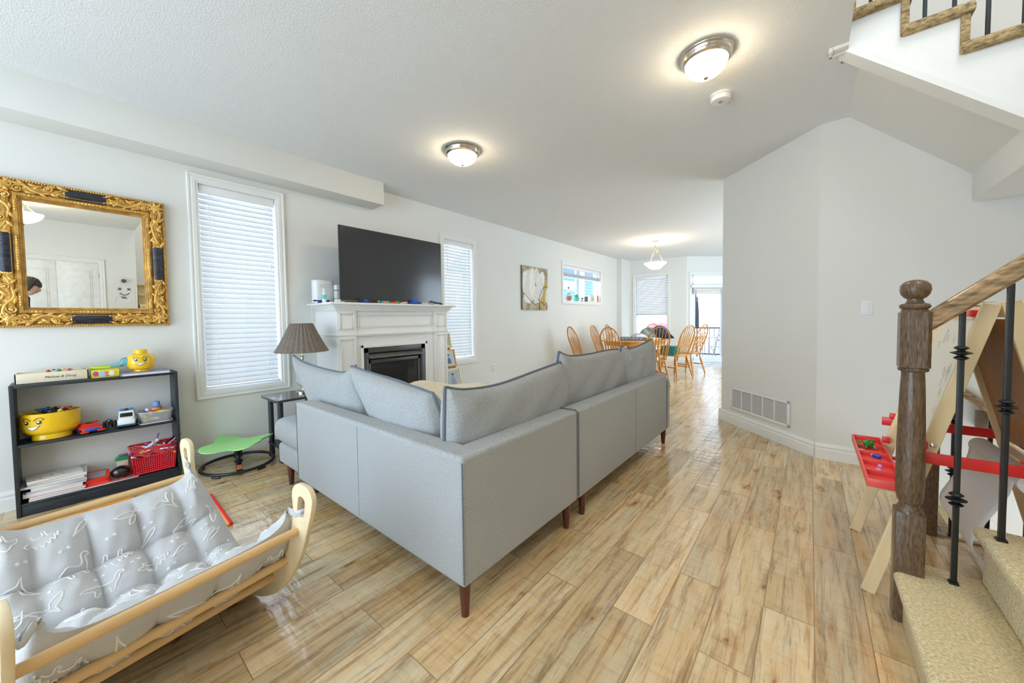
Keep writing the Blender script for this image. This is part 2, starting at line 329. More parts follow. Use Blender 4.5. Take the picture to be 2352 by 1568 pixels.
# windows on the left wall: (y0, y1, z0, z1) clear opening
WIN = {1: (.735, 1.315, .615, 2.37), 2: (3.405, 3.99, .61, 2.335), 3: (6.63, 8.38, 1.565, 2.315)}
wall('wall_left', (WX, -2.2), (WX, 9.37), holes=[(a + 2.2, b + 2.2, c, d) for a, b, c, d in WIN.values()], th=.16)
wall('wall_return', (WX, 9.37), (-3.834, 9.37)); wall('wall_alcove', (-3.83, 9.3705), (-3.83, 9.97))
P3, P4 = (-3.83, 9.97), (-2.46, 10.23); L34 = sqrt(1.37 ** 2 + .26 ** 2); A34 = atan2(.26, 1.37)
W4 = (.145, .945, .42, 2.30)   # clear opening of the dining window, along the wall from P3
wall('wall_bay', P3, P4, holes=[W4], th=.14)
P5 = (-.96, 11.73)
wall('wall_far', P4, P5, holes=[(.14, 1.95, 0.02, 2.27)], th=.14)
wall('wall_kitchen_far', (-.96, 11.73), (1.6, 11.73))
wall('wall_kitchen_right', (1.6, 11.73), (1.6, 4.1), holes=[(2.2, 5.6, .5, 2.4)])
wall('wall_diagonal', (-.78, 4.82), (.044, 3.986), th=.2); wall('wall_hall', (.044, 3.986), (3.2, 3.986), z1=5.3, z0=-1.2)
wall('wall_kitchen_side', (1.6, 4.24), (.2, 4.24))
wall('wall_right', (3.2, 3.986), (3.2, .83), z1=5.3, z0=-1.2)
wall('wall_stair', (3.2, .83), (1.722, .83), z1=5.3); struct(MB().box((1.60, .71, 2.74), (1.722, .829, 5.3)).build('wall_stair_end', WALL, flat=True))
wall('wall_closet', (1.6, .83), (1.6, -2.2)); wall('wall_back', (1.6, -2.2), (WX, -2.2), holes=[(1.7, 5.3, .25, 2.45)])
wall('wall_upstairs_left', (-1.2, -2.2), (-1.2, 3.986), z1=2.26, z=3.04); wall('wall_upstairs_back', (3.2, -2.2), (-1.2, -2.2), z1=2.26, z=3.04, holes=[(.5, 3.1, .35, 1.95)])
wall('wall_upstairs_far', (-1.2, 3.986), (.044, 3.986), z1=2.26, z=3.04); wall('wall_upstairs_right', (3.2, .83), (3.2, -2.2), z1=2.26, z=3.04)
struct(MB().box((-1.3, -2.3, 5.3), (3.35, 4.1, 5.4)).build('ceiling_upstairs', CEIL, flat=True))
mb = MB()
for a, b, c, d in ((-4.12, .145, -2.32, 2.90), (-4.12, .12, 2.90, 3.13), (-4.12, .207, 3.13, 4.1), (-4.12, 1.72, 4.1, 11.9), (.145, 3.35, -2.32, .83)):
    mb.box((a, c, C_), (b, d, 3.04))
struct(mb.build('ceiling', CEIL, flat=True))
# floor, with the opening of the basement stair cut out (x > .60, 2.98 < y < 3.986)
mb = MB()
for a, b, c, d in ((-4.1, .60, -2.3, 4.1), (.60, 3.3, -2.3, 2.98), (-4.1, 1.7, 4.1, 9.85), (-4.1, -2.35, 9.85, 10.6)): mb.box((a, c, -.12), (b, d, 0))
struct(mb.build('floor', FLOOR, flat=True))
TILE = mat('pale_tile', (.62, .63, .62), .12, var=(3, .06))
mb = MB()
for i in range(10):
    for j in range(6): mb.box((-2.345 + i * .4, 9.855 + j * .4, -.12), (-1.955 + i * .4, 10.245 + j * .4, .001), .003)
struct(mb.box((-2.35, 9.85, -.12), (1.7, 12, -.004)).build('floor_tiles', TILE))
# the dropped box along the left wall
b_ = MB().box((WX - .02, -2.2, 2.494), (-3.705, 2.333, C_ + .02), .006).build('ceiling_bulkhead', WALL); struct(b_)
base('baseboard_left', (WX, -2.2), (WX, 9.37)); base('baseboard_alcove', (-3.83, 9.37), (-3.83, 9.97)); base('baseboard_bay', P3, P4)
base('baseboard_door_side', P4, (P4[0] + .05, P4[1] + .05)); base('baseboard_diagonal', (-.80, 4.84), (.044, 3.986)); base('baseboard_hall', (.044, 3.986), (.60, 3.986))
base('baseboard_closet', (1.6, -.62), (1.6, -2.2)); base('baseboard_closet_end', (1.6, .83), (1.6, .52)); base('baseboard_back', (1.6, -2.2), (WX, -2.2))
# landing bulkhead and sloping soffit under the upper flight
mb = MB().box((.83, 3.128, 1.95), (3.2, 3.986, 2.2), .012)
struct(mb.build('ceiling_landing', WALL))
mb = MB(); so = lambda x: 2.74 - .964 * (x - .207)
mb.add([(.207, 3.07, 2.74), (.207, 3.986, 2.74), (.835, 3.986, so(.835)), (.835, 3.07, so(.835)), (.207, 3.07, 2.80), (.207, 3.986, 2.80), (.835, 3.986, so(.835) + .06), (.835, 3.07, so(.835) + .06)],
       [(0, 1, 2, 3), (7, 6, 5, 4), (0, 4, 5, 1), (1, 5, 6, 2), (2, 6, 7, 3), (3, 7, 4, 0)])
struct(mb.build('ceiling_soffit', WALL, flat=True))
struct(MB().box((.06, 2.955, 2.715), (.145, 2.975, 2.80), .004).box((.06, 2.90, 2.715), (.078, 2.975, 2.80), .004).box((.078, 2.90, 2.722), (.145, 2.955, 2.75), .003).build('trim_1', TRIM))
# ---------------------------------------------------------------- windows (local x along wall, room side -y)
def casing_mb(x0, x1, z0, z1, w=.072, t=.022, sides='LRTB'):
    mb = MB(); prof = [(0, 0), (0, t * .55), (w * .18, t * .62), (w * .25, t * .85), (w * .55, t * .9), (w * .66, t * .7), (w * .80, t), (w * .93, t), (w, t * .7), (w, 0)]
    loops = []
    for d, h in prof: loops.append([(x0 - d, -h, z0 - (d if 'B' in sides else 0)), (x1 + d, -h, z0 - (d if 'B' in sides else 0)), (x1 + d, -h, z1 + d), (x0 - d, -h, z1 + d)])
    n = len(loops); vs = [p for l in loops for p in l]; E4 = range(4) if 'B' in sides else (1, 2, 3)
    fs = [(i * 4 + k, i * 4 + (k + 1) % 4, (i + 1) * 4 + (k + 1) % 4, (i + 1) * 4 + k) for i in range(n - 1) for k in E4]
    mb.add(vs, fs); return mb
def window(idx, loc, rz, x0, x1, z0, z1, mull=None, depth=.12):
    w = sthing('window_%d' % idx, loc, rz)
    casing_mb(x0, x1, z0, z1).build('casing', TRIM, w, ang=25)
    f = MB(); t = .012
    e = .003
    f.box((x0 - .01, -.002, z0 - t), (x1 + .01, depth, z0 + e)).box((x0 - .01, -.002, z1 - e), (x1 + .01, depth, z1 + t)).box((x0 - t, -.002, z0 + e), (x0 + e, depth, z1 - e)).box((x1 - e, -.002, z0 + e), (x1 + t, depth, z1 - e))
    f.build('jamb', PVC, w, flat=True)
    s = MB(); q = .022; y0, y1 = depth - .035, depth - .005
    s.box((x0, y0, z0), (x0 + q, y1, z1), .004).box((x1 - q, y0, z0), (x1, y1, z1), .004).box((x0, y0, z0), (x1, y1, z0 + q), .004).box((x0, y0, z1 - q), (x1, y1, z1), .004)
    if mull == 'v': m = (x0 + x1) / 2 - .15; s.box((m - .035, y0, z0), (m + .035, y1, z1), .004).box((x1 - .16, y0, z0), (x1 - .12, y1, z1), .004)
    if mull == 'h': m = (z0 + z1) / 2; s.box((x0, y0, m - .03), (x1, y1, m + .03), .004)
    s.build('sash', PVC, w)
    MB().box((x0 + q, depth - .03, z0 + q), (x1 - q, depth - .024, z1 - q)).build('pane', GL, w, flat=True)
    return w
def blind(loc, rz, x0, x1, ztop, zbot, label, group='white slatted blinds in the windows', tilt=62, stack=0, wand=.06, bow=0, cordr=True):
    tilt = 57 if tilt == 62 else tilt
    b = thing('window_blind', label, 'blind', loc, rz, group); x0 += .008; x1 -= .008
    MB().box((x0, .012, ztop - .075), (x1, .02, ztop), .003).box((x0, .02, ztop - .045), (x1, .06, ztop - .005)).build('valance', PVC, b)
    m = MB(); z = ztop - .095; P = .0445; a = R(tilt); w = .025
    def slat(zc, a):
        cs = []
        for i in range(5):
            u = -1 + i / 2; d = w * u; h = .0035 * (1 - u * u); cs.append((d * cos(a) - h * sin(a), -(d * sin(a) + h * cos(a))))
        vs = [(x, .042 + c[0], zc + c[1] + o) for x in (x0 + .004, x1 - .004) for o in (0, .0028) for c in cs]
        m.add(vs, [(i, i + 1, 11 + i, 10 + i) for i in range(4)] + [(5 + i, 15 + i, 16 + i, 6 + i) for i in range(4)] + [(0, 10, 15, 5), (4, 9, 19, 14)])
    zend = zbot + (.018 if not stack else .018 + stack * .006)
    while z > zend + .02: slat(z, -a); z -= P
    for k in range(stack): slat(zbot + .024 + k * .006, R(4))
    m.build('slats', SLAT, b, ang=60)
    MB().box((x0, .02, zbot), (x1, .064, zbot + .017), .004).build('bottom_rail', PVC, b)
    n = 3 if x1 - x0 < .9 else 5
    for i in range(n):
        x = x0 + (x1 - x0) * (i + .5) / n if n > 3 else x0 + (x1 - x0) * (.16, .5, .84)[i]
        MB().tube([(x, .012, zbot + .01), (x + bow * (i == 1), .012, (zbot + ztop) / 2), (x, .012, ztop - .07)], .0014, 5).build('ladder_cord', PVC, b)
    if wand: MB().tube([(x0 + wand, .004, ztop - .07), (x0 + wand + .005, .002, ztop - .47)], .004, 6).build('wand', PVC, b)
    if cordr: MB().tube([(x1 - .05, .002, ztop - .07), (x1 - .045, .002, ztop - .62)], .0016, 5).lathe([(.002, 0), (.007, -.01), (.007, -.035), (.001, -.04)], 8, 0, TR(x1 - .045, .002, ztop - .62)).build('pull_cord', PVC, b)
    return b
OL = (WX, 0, 0)
window(1, OL, R(90), *WIN[1]); window(2, OL, R(90), *WIN[2]); window(3, OL, R(90), *WIN[3], mull='v')
blind(OL, R(90), .735, 1.315, 2.365, .625, 'tall closed white blind between the gold mirror and the fireplace', bow=.03)
blind(OL, R(90), 3.405, 3.99, 2.33, .62, 'tall closed white blind to the right of the fireplace and television', bow=.01)
blind(OL, R(90), 6.63, 8.38, 2.31, 2.07, 'raised white blind gathered at the top of the small high window', stack=10, wand=0, tilt=8)
O4 = (P3[0], P3[1], 0)
window(4, O4, A34, *W4, mull=None); blind(O4, A34, W4[0], W4[1], 2.295, 1.235, 'half lowered white blind in the dining window behind the table', tilt=52, stack=5)
# patio door with transom
OD = (P4[0], P4[1], 0); AD = R(45)
d = sthing('door_1', OD, AD)
casing_mb(.14, 1.95, 0.0, 2.27, sides='LRT').build('door_casing', TRIM, d, ang=25)
m = MB(); m.box((.14, .0, .02), (.19, .13, 2.27), .004).box((1.90, .0, .02), (1.95, .13, 2.27), .004).box((.14, .0, 2.22), (1.95, .13, 2.27), .004).box((.14, 0, 2.0), (1.95, .13, 2.06), .004).box((.14, -.02, 0), (1.95, .14, .05), .004)
m.build('door_frame', PVC, d)
m = MB()
for a, b, y in ((.19, 1.07, .04), (1.0, 1.90, .08)): m.box((a, y, .05), (a + .05, y + .035, 2.0), .004).box((b - .05, y, .05), (b, y + .035, 2.0), .004).box((a, y, .05), (b, y + .035, .14), .004).box((a, y, 1.93), (b, y + .035, 2.0), .004)
m.build('sliding_panel', PVC, d); MB().box((.24, .055, .14), (1.02, .061, 1.93)).box((1.05, .095, .14), (1.85, .101, 1.93)).box((.19, .06, 2.06), (1.90, .066, 2.22)).build('pane', GL, d, flat=True)
MB().box((.265, .02, .9), (.285, .045, 1.9), .004).build('door_handle', M_('dark_grey_metal', (.05, .055, .06), .4), d)
s = thing('roman_shade', 'pale bamboo roman shade gathered above the glass patio door', 'shade', OD, AD)
MB().box((.10, -.07, 1.93), (1.98, -.005, 2.01), .004).build('valance', TRIM, s)
m = MB()
for k in range(5): m.box((.15, -.055 - .004 * (k % 2), 1.775 + k * .031), (1.93, -.015, 1.80 + k * .031), .006)
m.build('folds', M_('woven_shade', (.62, .62, .57), .8, bump=(90, .5, (1, 1, 6)), var=(60, .15, (.2, 1, 4))), s)
# unseen windows invented for the fill lights: front, kitchen, upstairs
window(5, (1.6, -2.2, 0), R(180), 1.7, 5.3, .25, 2.45); window(6, (1.6, 11.73, 0), R(-90), 2.2, 5.6, .5, 2.4); window(7, (3.2, -2.2, 3.04), R(180), .5, 3.1, .35, 1.95)
# closet doors seen in the mirror: opening y -.60 .. .39 on x=1.6 (local x runs from y=.83 down)
d = sthing('door_2', (1.6, .83, 0), R(-90))
casing_mb(.46, 1.40, 0, 2.10, sides='LRT').build('door_casing', TRIM, d, ang=25)
m = MB()
for a in (.462, .932):
    m.box((a, -.006, .01), (a + .466, .0, 2.095), .002)
    for z0, z1 in ((.18, .88), (1.0, 1.96)):
        for q, e in ((.080, .010), (.105, .020)): m.box((a + q, -.006 - e, z0 + q - .085), (a + .466 - q, -.004, z1 - q + .085), .005)
m.build('door_panel', M_('door_white', (.83, .83, .80), .35), d)
mb = MB()
for z in (.25, 1.05, 1.85): mb.box((.455, -.014, z), (.466, -.004, z + .08), .001)
mb.build('door_hinge', CHROME, d)
# ================================================================== LIGHT FITTINGS
GLOBE = mat('lit_glass', (.95, .90, .80), .3, emit=((1, .80, .54), 20.0), var=(3, .02))
GLOBE2 = mat('lit_bowl_glass', (.95, .90, .80), .3, emit=((1, .80, .54), 9.0), var=(3, .02))
def ceiling_lamp(x, y, r, label, k=1):
    t = thing('ceiling_light', label, 'ceiling light', (x, y, C_), 0, 'flush dome ceiling lights')
    MB().lathe([(r * 1.0, 0), (r * 1.0, -.006), (r * .97, -.012), (r * .93, -.014), (r * .90, -.026), (r * .93, -.032), (r * .90, -.042), (r * .84, -.046), (r * .80, -.05), (r * .78, -.044)], 48).build('ring', CHROME, t)
    MB().lathe([(r * .80, -.045)] + [(r * .80 * cos(a), -.045 - .085 * k * sin(a)) for a in [i * pi / 20 for i in range(1, 11)]], 40).build('glass_dome', GLOBE, t)
    MB().lathe([(.014, 0), (.014, -.004), (.009, -.010), (.004, -.012), (.001, -.013)], 16, 0, TR(0, 0, -.045 - .085 * k)).build('finial', CHROME, t, label='small nickel cap')
    return t
ceiling_lamp(-.496, 2.477, .142, 'larger looking dome ceiling light beside the smoke alarm', 1.05)
ceiling_lamp(-2.467, 2.369, .165, 'dome ceiling light above the sofa in front of the fireplace')
t = thing('smoke_alarm', 'round white smoke alarm on the ceiling beyond the dome light', 'smoke alarm', (-.505, 2.99, C_))
MB().lathe([(.068, 0), (.068, -.010), (.060, -.013)], 40).build('mount_plate', WHT, t)
MB().lathe([(.058, -.012), (.064, -.018), (.064, -.036), (.058, -.044), (.02, -.047), (.001, -.047)], 40).build('body', WHT, t)
MB().lathe([(.016, -.046), (.016, -.051), (.011, -.055), (.001, -.056)], 20).build('sensor', CHROME, t, label='small clear and metal lens')
# dining pendant
t = thing('pendant_lamp', 'bowl pendant lamp hanging on rods over the dining table', 'pendant lamp', (-2.43, 7.665, C_))
MB().lathe([(.065, 0), (.065, -.008), (.04, -.022), (.012, -.028), (.012, -.075), (.007, -.08)], 24).tube([(0, 0, -.07), (0, 0, -.17)], .006, 8).lathe([(.012, -.15), (.03, -.158), (.03, -.172), (.012, -.18)], 16).build('canopy', CHROME, t)
mb = MB()
for k in range(3): a = 2 * pi * k / 3 + .5; mb.tube([(.022 * cos(a), .022 * sin(a), -.165), (.17 * cos(a), .17 * sin(a), -.462)], .0042, 6)
mb.build('rods', CHROME, t)
mb = MB()
for k in range(4): mb.tube([(.02, .015, -.16 - k * .02), (.045, .02, -.175 - k * .02), (.02, -.01, -.19 - k * .02)], .005, 6)
mb.build('chain_loop', M_('brass_chain', (.55, .38, .16), .35, metal=.9), t)
MB().lathe([(.21, -.452), (.215, -.458), (.20, -.475), (.165, -.50), (.125, -.545), (.08, -.572), (.001, -.58), ], 40).build('bowl', GLOBE2, t)
for k in range(3): a = 2 * pi * k / 3 + .5; MB().ell((.175 * cos(a), .175 * sin(a), -.478), .009, 8, 6).build('bowl_clip', CHROME, t)
pass
# foyer pendant, seen only in the mirror
t = thing('pendant_lamp', 'scalloped bowl ceiling lamp reflected in the gold mirror', 'pendant lamp', (-.02, -.33, C_))
MB().lathe([(.07, 0), (.07, -.012), (.03, -.03), (.012, -.04), (.012, -.10)], 24).build('canopy', CHROME, t)
mb = MB()
for k in range(3):
    a = 2 * pi * k / 3
    mb.tube(smooth_pts([(.02 * cos(a), .02 * sin(a), -.05), (.07 * cos(a), .07 * sin(a), -.07), (.05 * cos(a), .05 * sin(a), -.12), (.13 * cos(a), .13 * sin(a), -.20)], 5), .006, 6)
mb.build('arms', M_('antique_brass', (.60, .46, .28), .3, metal=.9), t)
mb = MB(); mb.grid(lambda u, v: ((.17 + .006 * cos(u * 2 * pi * 10)) * [1.03, .97, .80, .55, .25, .003][int(v * 5 + .5)] * cos(u * 2 * pi), (.17 + .006 * cos(u * 2 * pi * 10)) * [1.03, .97, .80, .55, .25, .003][int(v * 5 + .5)] * sin(u * 2 * pi), [-.20, -.225, -.265, -.30, -.325, -.33][int(v * 5 + .5)]), 60, 6, cu=True)
mb.build('bowl', GLOBE2, t); MB().lathe([(.012, -.325), (.012, -.34), (.004, -.36), (.001, -.362)], 12).build('finial', CHROME, t)
# ================================================================== WALL FITTINGS
t = thing('light_switch', 'white double rocker light switch on the hall wall', 'light switch', (.333, 3.986, 1.245))
MB().box((-.036, -.007, -.058), (.036, 0, .058), .003).build('plate', WHT, t); MB().box((-.017, -.010, -.034), (.017, -.006, .034), .002).build('rocker', WHT, t)
t = thing('power_outlet', 'small white power outlet low on the left wall', 'power outlet', (WX, 4.42, .41), R(90))
MB().box((-.035, -.006, -.058), (.035, 0, .058), .003).build('plate', WHT, t)
MB().box((-.016, -.009, .008), (.016, -.005, .040), .003).box((-.016, -.009, -.040), (.016, -.005, -.008), .003).build('socket', M_('socket_grey', (.6, .6, .58), .4), t)
# return air grille on the diagonal wall
dv = Vector((.828, -.834, 0)).normalized(); st = Vector((-.669, 4.699, 0))
t = thing('air_grille', 'white slotted return air grille low on the angled wall', 'air vent', (st.x, st.y, 0), atan2(dv.y, dv.x))
gw, z0, z1 = .766, .173, .413
mb = MB(); mb.box((0, -.009, z0), (gw, 0, z0 + .026), .002).box((0, -.009, z1 - .026), (gw, 0, z1), .002).box((0, -.009, z0), (.028, 0, z1), .002).box((gw - .028, -.009, z0), (gw, 0, z1), .002)
for k in range(1, 5): x = .028 + (gw - .056) * k / 5; mb.box((x - .006, -.008, z0), (x + .006, 0, z1))
mb.build('grille_frame', WHT, t)
mb = MB(); n = 22
for k in range(n): z = z0 + .03 + (z1 - z0 - .06) * (k + .5) / n; mb.box((.028, -.006, z - .0032), (gw - .028, -.0015, z + .001), 0, 0)
mb.build('louvres', WHT, t, flat=True)
MB().box((.02, -.0012, z0 + .02), (gw - .02, -.0002, z1 - .02)).build('vent_shade_sheet', M_('vent_shadow', (.22, .22, .20), .8), t, flat=True)  # dark sheet painted as the shade behind the louvres
# ================================================================== SECTIONAL SOFA
def leg_at(p, x, y, h, r0=.016, r1=.026, tilt=(0, 0)):
    return MB().lathe([(r0, 0), (r0, .004), (r1, h)], 16, 0, TR(x, y, 0)).build('leg', LEG, p)
SB, ST = .138, .66    # underside and top of the back
def sofa_corner():
    t = thing('sofa_section', 'grey corner section of the sectional sofa, nearest the camera, with seat running to the left', 'sofa', (-1.02, .95, 0), 0, 'sections of the grey sectional sofa')
    # local frame: x to -2.1 (left), y to + (towards the split)
    m = MB()
    o = m.prism([(-1.61, 0), (0, 0), (0, .905), (-.12, .905), (-.12, .12), (-1.61, .12)], SB, ST).build('backrest', FAB, t); bv = o.modifiers.new('b', 'BEVEL'); bv.width = .016; bv.segments = 3
    MB().box((-2.03, .02, SB + .005), (-.10, .90, .30), .03, seg=3).build('seat_base', FAB, t)
    MB().box((-2.13, .015, .285), (-.12, .92, .465), .07, seg=4).build('seat_cushion', FAB, t)
    for x, r in ((-.001, .0028), (-.80, .0012), (-1.60, .002)): MB().tube([(x, .0, SB + .02), (x, -.0005, ST - .02)], r, 6).build('seam_welt', FABP, t)
    for x, y in ((-.035, .035), (-.035, .83), (-1.90, .06), (-1.90, .83), (-1.62, .12)): leg_at(t, x, y, SB + .01)
    return t
sofa_corner()
def sofa_long():
    t = thing('sofa_section', 'grey long section of the sectional sofa reaching towards the dining area', 'sofa', (-1.02, 1.868, 0), 0, 'sections of the grey sectional sofa')
    L = 1.79
    m = MB().box((-.12, 0, SB), (0, L - .10, ST), .016, seg=3); m.build('backrest', FAB, t)
    # sloping arm at the far end
    y0, y1 = L - .115, L
    poly = [(-.86, SB), (0, SB), (0, .60), (-.03, .625), (-.80, .56), (-.86, .54)]
    m = MB().prism(poly, y0, y1, 0, Matrix(((1, 0, 0, 0), (0, 0, 1, 0), (0, 1, 0, 0), (0, 0, 0, 1)))); 
    o = m.build('armrest', FAB, t); bv = o.modifiers.new('b', 'BEVEL'); bv.width = .02; bv.segments = 3
    MB().box((-.86, .01, SB + .005), (-.10, L - .11, .30), .03, seg=3).build('seat_base', FAB, t)
    for a, b in ((.01, .84), (.85, L - .12)): MB().box((-.90, a, .285), (-.12, b, .465), .06, seg=4).build('seat_cushion', FAB, t)
    for P, r in (([(.0, .0, SB + .02), (.0, .0, ST - .01), (-.02, .0, ST + .001), (-.12, .0, ST + .001)], .003), ([(.0005, .90, SB + .02), (.0005, .90, ST - .02)], .0012), ([(-.0, L - .10, SB + .01), (.0015, L - .10, .60)], .0035)): MB().tube(P, r, 6).build('seam_welt', FABP, t)
    for x, y in ((-.035, .10), (-.035, L - .09), (-.80, .10), (-.80, L - .09)): leg_at(t, x, y, SB + .01)
sofa_long()
def coons(T, B, Lf, Rt):
    """four boundary poly-curves (functions of 0..1) -> surface"""
    def samp(c):
        P = smooth_pts([(a, 0, b) for a, b in c], 8)
        def f(t): k = t * (len(P) - 1); i = min(int(k), len(P) - 2); return P[i].lerp(P[i + 1], k - i)
        return f
    T, B, Lf, Rt = samp(T), samp(B), samp(Lf), samp(Rt)
    def S(u, v):
        p = B(u) * (1 - v) + T(u) * v + Lf(v) * (1 - u) + Rt(v) * u
        return p - (B(0) * (1 - u) * (1 - v) + B(1) * u * (1 - v) + T(0) * (1 - u) * v + T(1) * u * v)
    return S
def cushion(label, T, B, Lf, Rt, th, M, seed=0, bias=.5):
    rnd = random.Random(seed); ph = [rnd.uniform(0, 6) for _ in range(6)]
    S = coons(T, B, Lf, Rt); N = 34
    t = thing('sofa_cushion', label, 'cushion', M.translation, 0, 'loose back cushions of the grey sofa'); inv = t.matrix_basis.copy(); t.location = M.translation; inv = Matrix.Translation(-M.translation) @ M
    m = MB()
    for sg, k in ((1, bias), (-1, 1 - bias)):
        def fn(u, v):
            p = S(u, v); a, b = 1 - abs(2 * u - 1) ** 2.2, 1 - abs(2 * v - 1) ** 2.2
            h = max(0, a * b) ** .42
            wr = .006 * sin(38 * u + 6 * v + ph[0]) * max(0, v - .55) * 2 * h + .004 * sin(22 * u - 15 * v + ph[1]) * h
            return Vector((p.x, sg * (2 * k * th / 2 * h + wr), p.z - .03 * (h - .5) * (1 - v) * .3))
        m.grid(fn, N, N)
    m.build('cover', FAB, t).data.transform(inv)
    e = 22; P = [S(i / e, 1) for i in range(e)] + [S(1, 1 - i / e) for i in range(e)] + [S(1 - i / e, 0) for i in range(e)] + [S(0, i / e) for i in range(e)]
    MB().tube(P, .0085, 8, closed=True).build('piping', FABP, t).data.transform(inv)
    return t
# cushions lean on the left back (plane y = const) or on the long back (plane x = const)
ML = TR(0, 1.16, 0); MR = TR(-1.235, 0, 0) @ RZ(R(90))
cushion('grey back cushion furthest left on the sofa, below the table lamp', [(-3.33, .915), (-3.10, .865), (-2.68, .84), (-2.42, .845), (-2.29, .90)], [(-2.80, .47), (-2.35, .47), (-2.03, .47)],
        [(-2.80, .47), (-2.90, .58), (-3.08, .72), (-3.33, .915)], [(-2.03, .47), (-2.10, .62), (-2.20, .78), (-2.29, .90)], .21, ML @ TR(0, .04, 0), 1)
cushion('grey back cushion in the middle, in front of the fireplace', [(-2.27, .905), (-2.10, .885), (-1.85, .865), (-1.60, .84), (-1.45, .825)], [(-1.90, .47), (-1.65, .47), (-1.35, .47)],
        [(-1.90, .47), (-1.94, .60), (-2.10, .74), (-2.27, .905)], [(-1.35, .47), (-1.36, .60), (-1.39, .72), (-1.45, .825)], .20, ML, 2)
cushion('grey back cushion at the corner of the sofa, facing the camera', [(1.055, .895), (1.18, .865), (1.42, .855), (1.75, .885), (2.02, .91)], [(1.06, .46), (1.5, .45), (2.0, .46)],
        [(1.06, .46), (1.045, .62), (1.05, .78), (1.055, .895)], [(2.0, .46), (2.07, .62), (2.08, .78), (2.02, .91)], .21, MR, 3)
cushion('grey back cushion third from the far end, overlapping the corner one', [(2.04, .975), (2.18, .935), (2.45, .925), (2.8, .93), (3.08, .915)], [(2.05, .46), (2.5, .45), (3.0, .46)],
        [(2.05, .46), (1.97, .62), (1.99, .80), (2.04, .975)], [(3.0, .46), (3.10, .62), (3.14, .78), (3.08, .915)], .21, MR @ TR(0, .02, 0), 4)
cushion('grey back cushion at the far end of the sofa, tall corner towards the dining chairs', [(2.96, .955), (3.10, .92), (3.30, .925), (3.50, .945), (3.72, .975)], [(2.98, .46), (3.3, .45), (3.62, .46)],
        [(2.98, .46), (2.94, .62), (2.93, .80), (2.96, .955)], [(3.62, .46), (3.70, .62), (3.73, .78), (3.72, .975)], .20, MR @ TR(0, -.02, 0), 5)
# cream throw heaped on the seat in front of the fireplace
rn = random.Random(3)
def thr(u, v):
    x = -2.35 + .92 * u; y = 1.40 + .60 * v; e = (max(0, 1 - (2 * u - 1) ** 4) * max(0, 1 - (2 * v - 1) ** 4)) ** .4
    return (x, y, .468 + e * (.30 + .035 * sin(9 * u + 3 * v) + .012 * sin(23 * u - 17 * v) - .10 * u))
tag(MB().grid(thr, 30, 24).add([(-2.35, 1.40, .468), (-1.43, 1.40, .468), (-1.43, 2.0, .468), (-2.35, 2.0, .468)], [(0, 1, 2, 3)]).build('cream_throw', mat('cream_knit', (.84, .76, .58), .95, bump=(120, .7), var=(30, .06), sheen=.3)),
    'cream knitted throw heaped on the sofa seat before the fireplace', 'blanket')
